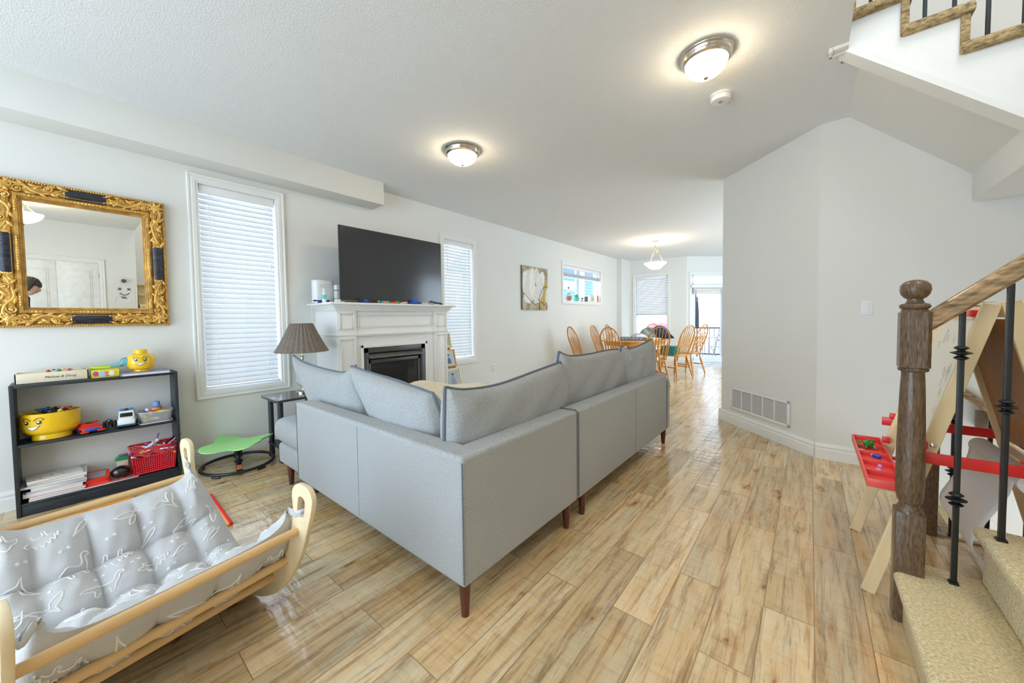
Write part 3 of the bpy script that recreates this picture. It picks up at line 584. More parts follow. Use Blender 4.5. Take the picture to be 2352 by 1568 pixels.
# ================================================================== FIREPLACE
def fireplace():
    yA, yB, xf = 1.655, 3.045, -3.52
    t = thing('fireplace_mantel', 'white panelled fireplace surround with deep moulded mantel shelf', 'fireplace', (WX, (yA + yB) / 2, 0))
    P = lambda m, n, mt=TRIM, ang=30: m.build(n, mt, t, world=True, ang=ang)
    oy0, oy1, oz = 1.93, 2.71, .915
    m = MB(); m.box((WX, yA, 0), (xf, oy0, 1.30)).box((WX, oy1, 0), (xf, yB, 1.30)).box((WX, oy0, oz), (xf, oy1, 1.30)).box((WX, oy0, 0), (xf, oy1, .03))
    P(m, 'carcass')
    # pilaster blocks proud of the face
    for a, b in ((yA, yA + .195), (yB - .195, yB)):
        m = MB().box((xf - .01, a, 0), (xf + .022, b, 1.30), .003).box((xf, a - .006, 0), (xf + .035, b + .006, .14), .005); P(m, 'pilaster')
    def panel(a, b, z0, z1, x=xf + .022):
        m = MB(); w = .022
        for k, (i, h) in enumerate(((0, .010), (w * .55, .006))):
            m.box((x, a + i, z0 + i), (x + h, b - i, z0 + i + w * .45), .002).box((x, a + i, z1 - i - w * .45), (x + h, b - i, z1 - i), .002).box((x, a + i, z0 + i), (x + h, a + i + w * .45, z1 - i), .002).box((x, b - i - w * .45, z0 + i), (x + h, b - i, z1 - i), .002)
        P(m, 'panel_moulding')
    panel(yA + .025, yA + .17, 1.11, 1.275); panel(yB - .17, yB - .025, 1.11, 1.275); panel(yA + .025, yA + .17, .19, 1.02); panel(yB - .17, yB - .025, .19, 1.02)
    panel(yA + .225, yB - .225, 1.125, 1.262, xf)
    m = MB().box((WX, yA - .008, 1.052), (xf + .032, yB + .008, 1.062), .003).box((WX, yA - .002, 1.040), (xf + .026, yB + .002, 1.053), .003); P(m, 'frieze_ledge')
    m = MB()
    for z0, z1, o in ((1.295, 1.305, .03), (1.305, 1.318, .038), (1.318, 1.332, .048), (1.332, 1.346, .062), (1.346, 1.356, .074)): m.box((WX, yA - o + .018, z0), (xf + o, yB + o - .018, z1), .003)
    P(m, 'crown_moulding'); P(MB().box((WX, yA - .085, 1.354), (xf + .095, yB + .085, 1.376), .006), 'mantel_shelf')
    m = MB(); w = .03
    m.box((xf, oy0 - w, 0), (xf + .014, oy0, oz + w), .004).box((xf, oy1, 0), (xf + .014, oy1 + w, oz + w), .004).box((xf, oy0 - w, oz), (xf + .014, oy1 + w, oz + w), .004); P(m, 'opening_trim')
    G = M_('firebox_grey', (.075, .075, .07), .35)
    m = MB(); m.box((xf - .03, oy0, .03), (xf + .003, oy0 + .055, oz), .003).box((xf - .03, oy1 - .055, .03), (xf + .003, oy1, oz), .003).box((xf - .03, oy0, oz - .055), (xf + .003, oy1, oz), .003).box((xf - .03, oy0, .03), (xf + .003, oy1, .10), .003)
    P(m, 'insert_surround', G)
    m = MB(); a, b = oy0 + .055, oy1 - .055
    m.prism([(xf - .03, .845), (xf + .035, .815), (xf + .037, .805), (xf - .03, .82)], a, b, 0, Matrix(((1, 0, 0, 0), (0, 0, 1, 0), (0, 1, 0, 0), (0, 0, 0, 1)))); P(m, 'heat_hood', M_('hood_grey', (.16, .155, .14), .3))
    m = MB(); m.box((xf - .035, a, .12), (xf - .015, a + .035, .78), .003).box((xf - .035, b - .035, .12), (xf - .015, b, .78), .003).box((xf - .035, a, .745), (xf - .015, b, .78), .003).box((xf - .035, a, .12), (xf - .015, b, .155), .003)
    P(m, 'door_frame', G)
    P(MB().box((xf - .03, a + .03, .15), (xf - .026, b - .03, .75)), 'fire_glass', mat('fire_glass', (.012, .012, .012), .05, spec=.8, var=(3, .1)))
    m = MB()
    rr = random.Random(5)
    for k in range(6): y = a + .1 + k * .09; m.tube([(xf - .10, y, .2), (xf - .16, y + rr.uniform(-.1, .1), .3)], .03, 8)
    P(m, 'fire_logs', M_('charred_log', (.06, .045, .035), .9))
fireplace()
# ---- television on the mantel
TVX = -3.60
t = thing('television', 'large flat black television standing on the white mantel shelf', 'television', (TVX, 2.395, 1.376))
MB().box((-.012, -.65, .022), (.012, .65, .775), .004).build('housing', TVB, t); MB().box((.0115, -.645, .036), (.0135, .645, .771), .0).build('screen', TVS, t, flat=True)
MB().box((-.05, -.40, .10), (-.01, .40, .5), .02).build('rear_case', TVB, t)
MB().box((.011, -.65, .018), (.016, .65, .034), .002).box((.014, .02, .020), (.018, .055, .031), .001).build('lower_bezel', M_('bezel_bronze', (.10, .085, .075), .35), t)
for y in (-.47, .47):
    m = MB().tube([(.16, y + (.06 if y > 0 else -.06), .007), (.02, y, .045), (-.12, y + (.05 if y > 0 else -.05), .007)], .009, 6); m.build('foot', TVB, t)
# ---- things along the mantel
MZ = 1.3765
t = thing('wifi_router', 'tall white rounded router at the left end of the mantel', 'router', (-3.80, 1.665, MZ))
m = MB().prism(rrect(-.055, -.10, .055, .10, .045, 6), 0, .232); o = m.build('case', WHT, t); b = o.modifiers.new('b', 'BEVEL'); b.width = .012; b.segments = 3; b.limit_method = 'ANGLE'
MB().mesh(tmesh('ASUS', .055, .0005), 0, TR(.0553, .01, .17) @ RZ(R(90)) @ RX(R(90))).build('lettering', M_('pale_grey_print', (.60, .61, .62), .4), t)
t = thing('baby_monitor', 'small white rounded gadget between router and television', 'gadget', (-3.74, 1.80, MZ))
m = MB().prism(rrect(-.03, -.045, .03, .045, .02, 5), .045, .13); m.prism(rrect(-.03, -.045, .03, .045, .02, 5), .137, .19); o = m.build('shell', WHT, t); b = o.modifiers.new('b', 'BEVEL'); b.width = .008; b.segments = 3; b.limit_method = 'ANGLE'
MB().lathe([(.03, 0), (.03, .046)], 16).build('stand', M_('dark_plastic', (.03, .03, .03), .5), t)
t = thing('spray_bottle', 'small white bottle with round green label in front of the router', 'bottle', (-3.64, 1.607, MZ))
MB().lathe([(.018, 0), (.020, .004), (.020, .08), (.014, .095), (.008, .10), (.008, .108), (.010, .108), (.010, .122), (.006, .14), (.002, .141)], 20).build('bottle_body', WHT, t)
MB().lathe([(.0204, .035), (.0204, .078)], 20, 0, None, (0, 0, 0), False).build('label_band', M_('mint_label', (.10, .62, .50), .5), t)
tag(at(MB().box((-.03, -.04, 0), (.03, .04, .036), .003).build('small_box', WHT), (-3.62, 1.745, MZ)), 'tiny white box beside the bottle on the mantel', 'box')
tag(at(MB().box((-.05, -.09, 0), (.05, .09, .032), .004).build('cable_box', WHT), (-3.69, 1.885, MZ)), 'flat white box partly under the television', 'box')
t = thing('toothbrush_case', 'dark blue brush lying on the mantel behind the bottle', 'brush', (-3.695, 1.62, MZ + .0), R(90))
MB().tube([(-.06, 0, .02), (.06, 0, .02)], [.006, .012], 10).box((-.05, -.01, 0), (.05, .01, .012), .002).build('handle', M_('navy_plastic', (.02, .04, .25), .4), t); MB().ell((-.078, 0, .021), (.02, .012, .008)).build('head', INK, t)
tag(MB().tube(smooth_pts([(-3.80, 1.60, MZ + .03), (-3.76, 1.53, MZ + .004), (-3.78, 1.545, 1.28), (-3.79, 1.55, 1.0), (-3.80, 1.56, .62)], 8), .0022, 6).build('white_cable', WHT), 'thin white cable hanging off the left end of the mantel', 'cable')
def toy(kind, y, cols, label, x=-3.56, s=1.0, rz=0):
    t = thing(kind, label, 'toy', (x, y, MZ), rz, 'small toys under the television')
    c = [M_('toy_%02x%02x%02x' % tuple(int(v * 255) for v in q), q, .4) for q in cols]
    if kind == 'toy_car':
        MB().box((-.03 * s, -.055 * s, .008), (.03 * s, .055 * s, .030 * s), .008).box((-.024 * s, -.03 * s, .028 * s), (.024 * s, .035 * s, .046 * s), .008).build('body', c[0], t)
        w = MB()
        for a in (-.03, .03):
            for b in (-.035, .035): w.lathe([(.012 * s, -.005), (.012 * s, .005)], 12, 0, TR(a * s, b * s, .012 * s) @ RY(R(90)))
        w.build('wheels', INK, t)
    elif kind == 'toy_figure':
        MB().box((-.012, -.06 * s, 0), (.012, -.01 * s, .02), .004).box((-.018, -.01, 0), (.018, .035 * s, .028), .006).build('body', c[0], t); MB().ell((0, .05 * s, .018), .018).build('head', c[1], t)
    else:
        MB().box((-.03, -.045 * s, 0), (.03, .045 * s, .03), .004).build('body', c[0], t); MB().box((-.031, -.02 * s, .008), (.031, .02 * s, .024), .001).build('face_print', c[1], t)
    return t
toy('toy_car', 1.985, [(.02, .10, .45)], 'dark blue toy car at the left under the television', s=.9)
toy('toy_figure', 2.09, [(.02, .02, .03), (.5, .4, .02)], 'black and yellow toy figure lying under the television')
toy('toy_block', 2.21, [(.05, .45, .50), (.9, .25, .1)], 'teal printed toy box under the television')
toy('toy_figure', 2.33, [(.75, .15, .04), (.05, .4, .1)], 'orange toy figure under the television centre')
toy('toy_figure', 2.45, [(.75, .50, .42), (.7, .3, .3)], 'pink toy figure under the television centre', s=.8)
toy('toy_car', 2.60, [(.02, .10, .62)], 'bright blue toy car under the television', s=1.15)
toy('toy_block', 2.74, [(.35, .65, .65), (.9, .5, .3)], 'pale green printed toy box under the television')
toy('toy_block', 2.83, [(.80, .35, .25), (.2, .3, .6)], 'coral printed toy box near the right television foot', s=.8)
# ---- table lamp and end table
t = thing('end_table', 'small dark wooden end table between the window and the sofa', 'side table', (-3.53, 1.27, 0))
MB().prism(rrect(-.19, -.21, .20, .22, .03, 4), .53, .55).build('table_top', mat('espresso_wood', (.045, .036, .032), .22, var=(40, .2, (1, .1, 1)), coat=.3), t)
for a, b in ((-.13, -.15), (.10, -.15), (-.13, .16), (.10, .16)): MB().box((a - .035, b - .012, 0), (a + .035, b + .012, .53), .002).build('leg', BLK, t)
MB().box((-.16, -.17, .12), (.16, .18, .135), .002).build('shelf', BLK, t)
t = thing('table_lamp', 'table lamp with pleated brown shade on the end table', 'lamp', (-3.55, 1.355, .5505))
cl = mat('lamp_crystal', (.85, .87, .86), .05, trans=.9, var=(4, .02))
MB().lathe([(.065, 0), (.065, .012), (.05, .018), (.015, .024), (.012, .04), (.012, .05)], 24).build('base', CHROME, t)
MB().lathe([(.014, .28), (.014, .30), (.02, .305), (.02, .325), (.015, .33), (.009, .335), (.009, .36), (.018, .365), (.018, .40), (.012, .41)], 16).build('bulb_holder', CHROME, t)
MB().lathe([(.012, .05), (.05, .08), (.062, .125), (.045, .175), (.018, .195), (.045, .215), (.05, .245), (.03, .27), (.014, .282)], 24).build('glass_stem', cl, t)
n = 56; m = MB()
def shade(u, v):
    a = 2 * pi * u; r = .215 + (.088 - .215) * v ** .88 + (.008 if int(u * n + .5) % 2 else 0); return (r * cos(a), r * sin(a), .375 + .25 * v)
m.grid(shade, n, 8, cu=True); m.build('lamp_shade', mat('pleated_taupe', (.20, .165, .13), .8, bump=(150, .3), var=(60, .18)), t, ang=15)
m = MB(); m.grid(lambda u, v: ((.211 + (.084 - .211) * v ** .88) * cos(2 * pi * u), (.211 + (.084 - .211) * v ** .88) * sin(2 * pi * u), .375 + .25 * v), n, 6, cu=True); m.build('shade_lining', M_('shade_lining', (.75, .76, .72), .8), t)
MB().tube([(.217 * cos(a), .217 * sin(a), .375) for a in [2 * pi * k / 40 for k in range(40)]], .0035, 6, closed=True).tube([(.092 * cos(a), .092 * sin(a), .626) for a in [2 * pi * k / 30 for k in range(30)]], .003, 6, closed=True).build('shade_rim', mat('shade_trim', (.20, .16, .13), .7, var=(20, .1)), t)
MB().tube([(-.045, 0, .385), (-.015, 0, .385)], .005, 8).ell((-.048, 0, .385), .009, 8, 6).build('switch_knob', BLKM, t)
# ---- leaning photo ladder right of the fireplace
t = thing('photo_ladder', 'tall brown photo display leaning on the wall right of the fireplace', 'photo frame', (-3.55, 3.24, 0))
br = mat('walnut_frame', (.16, .075, .03), .4, var=(30, .3, (1, 1, .1)))
Mx = TR(-3.545, 3.26, 0) @ RY(R(-14)); wd_ = .155
# board narrows upward: built in its own leaning plane (x = face, y = width, z = height)
H0 = 1.24
m = MB(); m.add([(0, -wd_, 0), (0, wd_ + .02, 0), (0, wd_ - .17, H0), (0, -wd_ + .06, H0), (-.02, -wd_, 0), (-.02, wd_ + .02, 0), (-.02, wd_ - .17, H0), (-.02, -wd_ + .06, H0)], [(0, 1, 2, 3), (7, 6, 5, 4), (0, 4, 5, 1), (1, 5, 6, 2), (2, 6, 7, 3), (3, 7, 4, 0)], 0, Mx)
m.build('backboard', br, t, world=True, flat=True)
rn = random.Random(11)
FR = [(.06, .26, (.78, .70, .55), (.55, .40, .20)), (.30, .26, (.80, .72, .5), (.22, .26, .30)), (.585, .23, (.72, .36, .06), (.35, .50, .62)), (.84, .20, (.78, .62, .28), (.40, .42, .40)), (1.06, .17, (.72, .55, .28), (.3, .3, .32))]
for k, (z, h, fc, pc) in enumerate(FR):
    w0 = .165 - .10 * (z / H0); w1 = w0; yc = .012 - .055 * z / H0; f = .022
    fm = M_('photo_frame_%d' % k, fc, .35)
    m = MB(); y0, y1 = yc - w0, yc + w0
    m.box((.002, y0, z), (.016, y1, z + f), .003, 0, Mx).box((.002, y0, z + h - f), (.016, y1, z + h), .003, 0, Mx).box((.002, y0, z), (.016, y0 + f, z + h), .003, 0, Mx).box((.002, y1 - f, z), (.016, y1, z + h), .003, 0, Mx)
    fo = m.build('picture_frame', fm, t, world=True)
    m = MB().box((.003, y0 + f, z + f), (.006, y1 - f, z + h - f), 0, 0, Mx); m.build('mount', M_('mount_cream_%d' % k, (.80, .74, .60), .7), t, world=True, flat=True)
    q = .018; a, b, c, d_ = y0 + f + q, y1 - f - q, z + f + q, z + h - f - q
    m = MB(); m.box((.006, a, c), (.0075, b, d_), 0, 0, Mx); yc2 = (a + b) / 2; s = (d_ - c)
    m.ell((.008, yc2, c + s * .66), (.002, s * .13, s * .15), 10, 6, 1, Mx).prism([(yc2 - s * .22, c), (yc2 - s * .2, c + s * .38), (yc2 - s * .08, c + s * .50), (yc2 + s * .08, c + s * .50), (yc2 + s * .2, c + s * .38), (yc2 + s * .22, c)], .0078, .0095, 2, Mx @ Matrix(((0, 0, 1, 0), (1, 0, 0, 0), (0, 1, 0, 0), (0, 0, 0, 1))))
    m.ell((.008, yc2, c + s * .76), (.0025, s * .12, s * .08), 10, 5, 3, Mx)
    m.build('photograph', [M_('photo_bg_%d' % k, pc, .3), M_('photo_skin', (.62, .40, .30), .6), M_('photo_shirt_%d' % (k % 3), [(.08, .10, .14), (.35, .36, .38), (.10, .16, .35)][k % 3], .6), M_('photo_hair', (.10, .06, .04), .6)], t, world=True)
# ---- painting
t = thing('flower_painting', 'canvas painting of a large white flower on the left wall', 'painting', (WX, 5.585, 1.752), R(90))
hw, hh = .405, .395
MB().box((-hw, -.035, -hh), (hw, 0, hh), .003).build('canvas_edge', M_('canvas_grey', (.20, .20, .17), .7), t)
cv = mat('painted_ground', (.42, .36, .22), .7, var=(5, .45), bump=(60, .3))
MB().box((-hw + .002, -.0365, -hh + .002), (hw - .002, -.0345, hh - .002)).build('painted_ground', cv, t, flat=True)
Pm = Matrix(((1, 0, 0, 0), (0, 0, -1, -.0362), (0, 1, 0, 0), (0, 0, 0, 1)))
def blob(cx, cy, rx, ry, rot, seed, n=28, w=.08):
    r_ = random.Random(seed); ph = [r_.uniform(0, 6) for _ in range(3)]; o = []
    for k in range(n): a = 2 * pi * k / n; q = 1 + w * sin(3 * a + ph[0]) + w * .7 * sin(7 * a + ph[1]) + w * .4 * sin(11 * a + ph[2]); x, y = rx * q * cos(a), ry * q * sin(a); o.append((cx + x * cos(rot) - y * sin(rot), cy + x * sin(rot) + y * cos(rot)))
    return o
cl3 = lambda P: [(max(-hw + .004, min(hw - .004, x)), max(-hh + .004, min(hh - .004, y))) for x, y in P]
m = MB(); m.prism(cl3(blob(.28, -.12, .20, .26, 0, 9)), 0, .0006, 2, Pm)
for k, (cx, cy, rx, ry, rot) in enumerate(((-.27, .02, .12, .25, .25), (-.20, .12, .11, .22, .1), (-.10, .19, .09, .19, .1), (.03, .19, .10, .19, -.1), (.16, .14, .11, .20, -.6), (-.22, -.07, .10, .20, .5), (-.10, .01, .09, .22, .15), (.10, -.05, .12, .26, -.42), (-.27, -.20, .12, .07, -.5), (.37, -.12, .06, .14, -.1), (-.33, .24, .06, .05, 0), (.36, -.22, .05, .10, 0))):
    m.prism(cl3(blob(cx, cy, rx, ry, rot, k)), .0006 + k * .0002, .0014 + k * .0002, k % 2, Pm)
m.build('petals', [M_('petal_white', (.80, .78, .72), .6), M_('petal_shade', (.70, .69, .64), .6), M_('ochre', (.52, .36, .09), .6)], t, flat=True)
m = MB()
Y_ = -.0405
for P in ([(.10, Y_, -.21), (.12, Y_, -.30), (.115, Y_, -.385)], [(.10, Y_, -.21), (.16, Y_, -.08), (.24, Y_, .02), (.38, Y_, .06)], [(.34, Y_, -.27), (.345, Y_, -.38)], [(-.32, Y_, -.12), (-.15, Y_, -.24), (.0, Y_, -.30)], [(.16, Y_, -.27), (.22, Y_, -.24), (.26, Y_, -.30), (.34, Y_, -.27)], [(.06, Y_, -.19), (.14, Y_, -.23)], [(.30, Y_, -.24), (.39, Y_, -.29)], [(-.02, Y_, .10), (.01, Y_, .04)]):
    m.tube(smooth_pts(P, 5), .0045, 5, flat=1)
m.build('stems', M_('stem_brown', (.05, .03, .02), .6), t)
# ================================================================== GOLD MIRROR (left wall)
def gold_mirror():
    Wd, Hd = .812, .955; t = thing('wall_mirror', 'ornate carved gold and black framed mirror on the left wall', 'mirror', (WX, .111, 1.66), R(90)); t.rotation_euler = (R(.8), 0, R(90))
    hw, hh, fw = Wd / 2, Hd / 2, .130; D = .05
    iw, ih = hw - fw, hh - fw
    def ringm(prof, mt, name):
        m = MB(); n = len(prof); vs = []
        for d, y in prof: d *= .86; vs += [(-hw + d, -y, -hh + d), (hw - d, -y, -hh + d), (hw - d, -y, hh - d), (-hw + d, -y, hh - d)]
        m.add(vs, [(i * 4 + k, i * 4 + (k + 1) % 4, i * 4 + 4 + (k + 1) % 4, i * 4 + 4 + k) for i in range(n - 1) for k in range(4)]); return m.build(name, mt, t, ang=30)
    ringm([(0, 0), (0, .03), (.004, .034), (.016, .034), (.02, .028), (.03, .03), (.045, .045), (.07, .052), (.09, .048), (.098, .036), (.104, .036), (.108, .05), (.128, .05), (.133, .034), (.138, .034), (.142, .022), (.15, .02), (.152, .004)], GOLDF, 'frame_moulding')
    MB().box((-iw - .012, -.008, -ih - .012), (iw + .012, -.004, ih + .012)).build('mirror_glass', GLASSM, t, flat=True)
    # twisted rope edge
    m = MB()
    def rope(x0, z0, x1, z1, d, r, step, tw=.9):
        L = sqrt((x1 - x0) ** 2 + (z1 - z0) ** 2); n = int(L / step); ux, uz = (x1 - x0) / L, (z1 - z0) / L
        for k in range(n):
            q = (k + .5) / n; cx, cz = x0 + (x1 - x0) * q, z0 + (z1 - z0) * q
            m.ell((0, 0, 0), (step * .80, r * .8, r * .55), 8, 5, 0, TR(cx, -d, cz) @ RY(-atan2(uz, ux) - tw))
    e = .010
    for a in ((-hw + e, hh - e, hw - e, hh - e), (hw - e, hh - e, hw - e, -hh + e), (hw - e, -hh + e, -hw + e, -hh + e), (-hw + e, -hh + e, -hw + e, hh - e)): rope(*a, .034, .011, .0125)
    m.build('rope_edge', GOLD, t)
    # inner bead course in groups
    q = .101
    for sx, L, hor in ((1, iw * 2, True), (1, ih * 2, False)):
        for s in (-1, 1):
            for c, ln in ((0, .34), (-.44, .10), (.44, .10)):
                n = int(ln * L / .017); m = MB()
                for k in range(n):
                    p = c * L + (k - (n - 1) / 2) * .017; w = .0075 * (1.15 - .5 * abs(k - (n - 1) / 2) / max(1, n / 2))
                    if hor: m.ell((p, -.052, s * (hh - q)), (.010, .006, w), 8, 5, 0)
                    else: m.ell((s * (hw - q), -.052, p), (w, .006, .010), 8, 5, 0)
                m.build('bead_course', GOLD, t)
    # carved acanthus scrolls around each corner
    def scroll(m, o, ax, sgn, L):
        """o corner point in (x,z); ax unit dir along the rail; sgn toward outside normal"""
        n_ = Vector((-ax.y, ax.x)) * sgn
        P = lambda u, v, d=.05: Vector((o.x + ax.x * u + n_.x * v, -d, o.y + ax.y * u + n_.y * v))
        r_ = random.Random(int((o.x + 2) * 100 + (o.y + 2) * 37 + ax.x * 10 + ax.y * 3))
        # main S-stem
        S = [P(.0, .0), P(.04, .022), P(.09, .012), P(.13, -.018), P(.17, -.022), P(L - .03, .002), P(L - .01, .018)]
        m.tube(smooth_pts(S, 5), [.011 - .007 * k / (5 * 6) for k in range(31)], 7, flat=.8)
        for cu, cv, R0, turns, dr in ((.062, -.012, .024, 1.6, 1), (L * .72, .010, .020, 1.5, -1), (.015, .005, .026, 1.4, -1)):
            sp = []; n = 22
            for k in range(n):
                a = dr * turns * 2 * pi * k / n + 1; rr = R0 * (1 - k / n * .85); sp.append(P(cu + rr * cos(a), cv + rr * sin(a), .052 + .010 * k / n))
            m.tube(sp, [.0062 - .002 * k / n for k in range(n)], 6)
            m.ell(P(cu, cv, .058), (.008, .008, .008), 8, 6)
        k = 0
        while k < 15:
            u = .01 + (L - .02) * k / 14; v = .030 * sin(k * 1.9) ; an = atan2(ax.y, ax.x) + sgn * (.7 * cos(k * 2.4)); s = .024 * r_.uniform(.75, 1.2)
            c = P(u, v, .046); m.ell((0, 0, 0), (s, .009, s * .38), 8, 6, 0, TR(*c) @ RY(-an)); m.ell((0, 0, 0), (s * .7, .011, s * .14), 6, 5, 0, TR(*c) @ RY(-an)); k += 1
        for j in range(4):   # leafy tip fan
            an = atan2(ax.y, ax.x) + (j - 1.5) * .55; c = P(L - .005, 0, .045) + Vector((cos(an) * .016, 0, sin(an) * .016)); m.ell((0, 0, 0), (.020, .008, .0075), 8, 5, 0, TR(*c) @ RY(-an))
    for sx in (-1, 1):
        for sz in (-1, 1):
            m = MB(); o = Vector((sx * (hw - .054), sz * (hh - .054)))
            scroll(m, o, Vector((-sx, 0)), sx * sz * -1, .255); scroll(m, o, Vector((0, -sz)), sx * sz, .285)
            m.ell((o.x, -.052, o.y), (.03, .014, .03), 12, 8)
            for j in range(7): an = j * 2 * pi / 7; m.ell((0, 0, 0), (.020, .010, .008), 8, 5, 0, TR(o.x + .026 * cos(an), -.055, o.y + .026 * sin(an)) @ RY(-an))
            m.build('carved_corner', GOLD, t, ang=60)
    for s in (-1, 1):
        MB().grid(lambda u, v: ((u - .5) * .19, -.042 - .014 * sin(pi * v), s * (hh - .021 - .064 * v)), 2, 9).build('black_panel', EBON, t)
        MB().grid(lambda u, v: (s * (hw - .021 - .064 * v), -.042 - .014 * sin(pi * v), (u - .5) * .25), 2, 9).build('black_panel', EBON, t)
gold_mirror()
# ================================================================== BOOKSHELF AND TOYS
SX0, SX1, SY0, SY1 = WX + .002, -3.74, -.252, .523
t = thing('bookshelf', 'low black wooden bookshelf with three shelves under the gold mirror', 'bookshelf', (SX1, SY0, 0))
Bx = lambda a, b, n, r=.0015: MB().box(a, b, r).build(n, BLK, t, world=True)
Bx((SX0, SY0, 0), (SX1, SY0 + .018, .824), 'side_panel'); Bx((SX0, SY1 - .018, 0), (SX1, SY1, .824), 'side_panel')
Bx((SX0, SY0 + .019, .804), (SX1, SY1 - .019, .822), 'top_board'); Bx((SX0, SY0 + .019, .434), (SX1 - .004, SY1 - .019, .450), 'shelf'); Bx((SX0, SY0 + .019, .064), (SX1 - .004, SY1 - .019, .080), 'shelf')
Bx((SX1 - .02, SY0 + .019, .0), (SX1 - .006, SY1 - .019, .063), 'kick_board')
TZ, MDZ, LZ = .8225, .4505, .0805; XC = -3.845
# wooden tray with lettering
t = thing('wooden_tray', 'long pale wooden box of wooden shapes on the bookshelf top', 'wooden box', (XC, -.078, TZ), R(90)); wd = mat('pale_poplar', (.78, .70, .52), .5, var=(14, .08, (.2, 1, 1)), bump=(40, .08))
m = MB(); a, b, h = .152, .075, .068
m.box((-a, -b, 0), (a, b, .006)).box((-a, -b, 0), (a, -b + .007, h), .001).box((-a, b - .007, 0), (a, b, h), .001).box((-a, -b, 0), (-a + .007, b, h), .001).box((a - .007, -b, 0), (a, b, h), .001)
m.build('box', wd, t); MB().mesh(tmesh('Melissa & Doug', .021, .0003, .3), 0, TR(.03, -b - .0004, .036) @ RX(R(90))).build('lettering', INK, t)
MB().box((-.03, -.03, .05), (.13, .05, .074), .002).box((.04, -.02, .07), (.12, .03, .079), .002).build('wooden_plank', wd, t)
rn = random.Random(2)
for k in range(5): MB().ell((-.02 + .022 * k, -.03 + .012 * (k % 2), .072), .010, 8, 6).build('wooden_bead', M_('bead_%d' % k, [(.75, .08, .03), (.02, .15, .45), (.05, .35, .08), (.8, .45, .05), (.65, .1, .3)][k], .35), t)
# yellow modelling clay box
t = thing('craft_box', 'yellow printed craft box under the headphones', 'box', (XC + .01, .151, TZ), R(90))
MB().box((-.067, -.055, 0), (.067, .055, .056), .002).build('carton', M_('box_yellow', (.85, .72, .03), .4), t)
for k, (x, z, rx, rz_, c) in enumerate(((-.045, .03, .014, .018, (.55, .08, .30)), (-.012, .028, .018, .024, (.45, .62, .75)), (.004, .032, .014, .014, (.85, .25, .10)), (.030, .028, .015, .020, (.80, .82, .85)), (.048, .036, .008, .008, (.85, .45, .08)), (.008, .012, .014, .004, (.35, .15, .5)))):
    MB().ell((x, -.0556, z), (rx, .0008, rz_), 14, 6).build('printed_patch', M_('print_%d' % k, c, .5), t)
# headphones
t = thing('headphones', 'lime and turquoise children headphones lying on the yellow box', 'headphones', (XC + .01, .165, TZ + .058), R(90))
LIME = M_('lime_plastic', (.52, .75, .03), .35); AQ = M_('aqua_plastic', (.20, .52, .60), .35)
P = arc(0, 0, .075, pi * .10, pi * 1.55, 26, .050); MB().tube([(x, y, .012) for x, y in P], .008, 8, flat=1.6).build('headband', LIME, t)
MB().tube([(.02, .048, .016), (.055, .040, .025), (.085, .03, .035)], .009, 8).tube([(.005, -.048, .016), (.05, -.045, .02), (.085, -.035, .03)], .009, 8).build('band_arm', AQ, t)
for y, s in ((.03, 1), (-.03, -1)):
    MB().lathe([(.001, -.012), (.026, -.012), (.030, -.004), (.030, .006), (.026, .010)], 20, 0, TR(.092, y, .036) @ RX(R(80 * s))).build('ear_cup', AQ, t)
    MB().lathe([(.012, .010), (.027, .010), (.029, .018), (.022, .024), (.013, .02)], 20, 0, TR(.092, y, .036) @ RX(R(80 * s))).build('ear_pad', M_('grey_pad', (.07, .075, .085), .8), t)
# book under the head
t = thing('picture_book', 'thick picture book lying under the small yellow head', 'book', (XC + .03, .352, TZ), R(90))
MB().box((-.125, -.085, .002), (.125, .08, .016)).build('pages', PAPER, t); ck = M_('book_cover_blue', (.30, .32, .55), .35)
MB().box((-.130, -.088, .0), (.13, .085, .002)).box((-.13, -.088, .016), (.13, .085, .019)).box((-.132, -.088, 0), (-.128, .085, .019)).build('cover', ck, t)
for k in range(7): MB().ell((-.10 + .034 * k, -.05 + .03 * (k % 3), .0192), (.018, .018, .0006), 10, 4).build('cover_print', M_('cover_print_%d' % (k % 4), [(.75, .15, .05), (.80, .42, .05), (.35, .07, .05), (.8, .7, .6)][k % 4], .4), t)
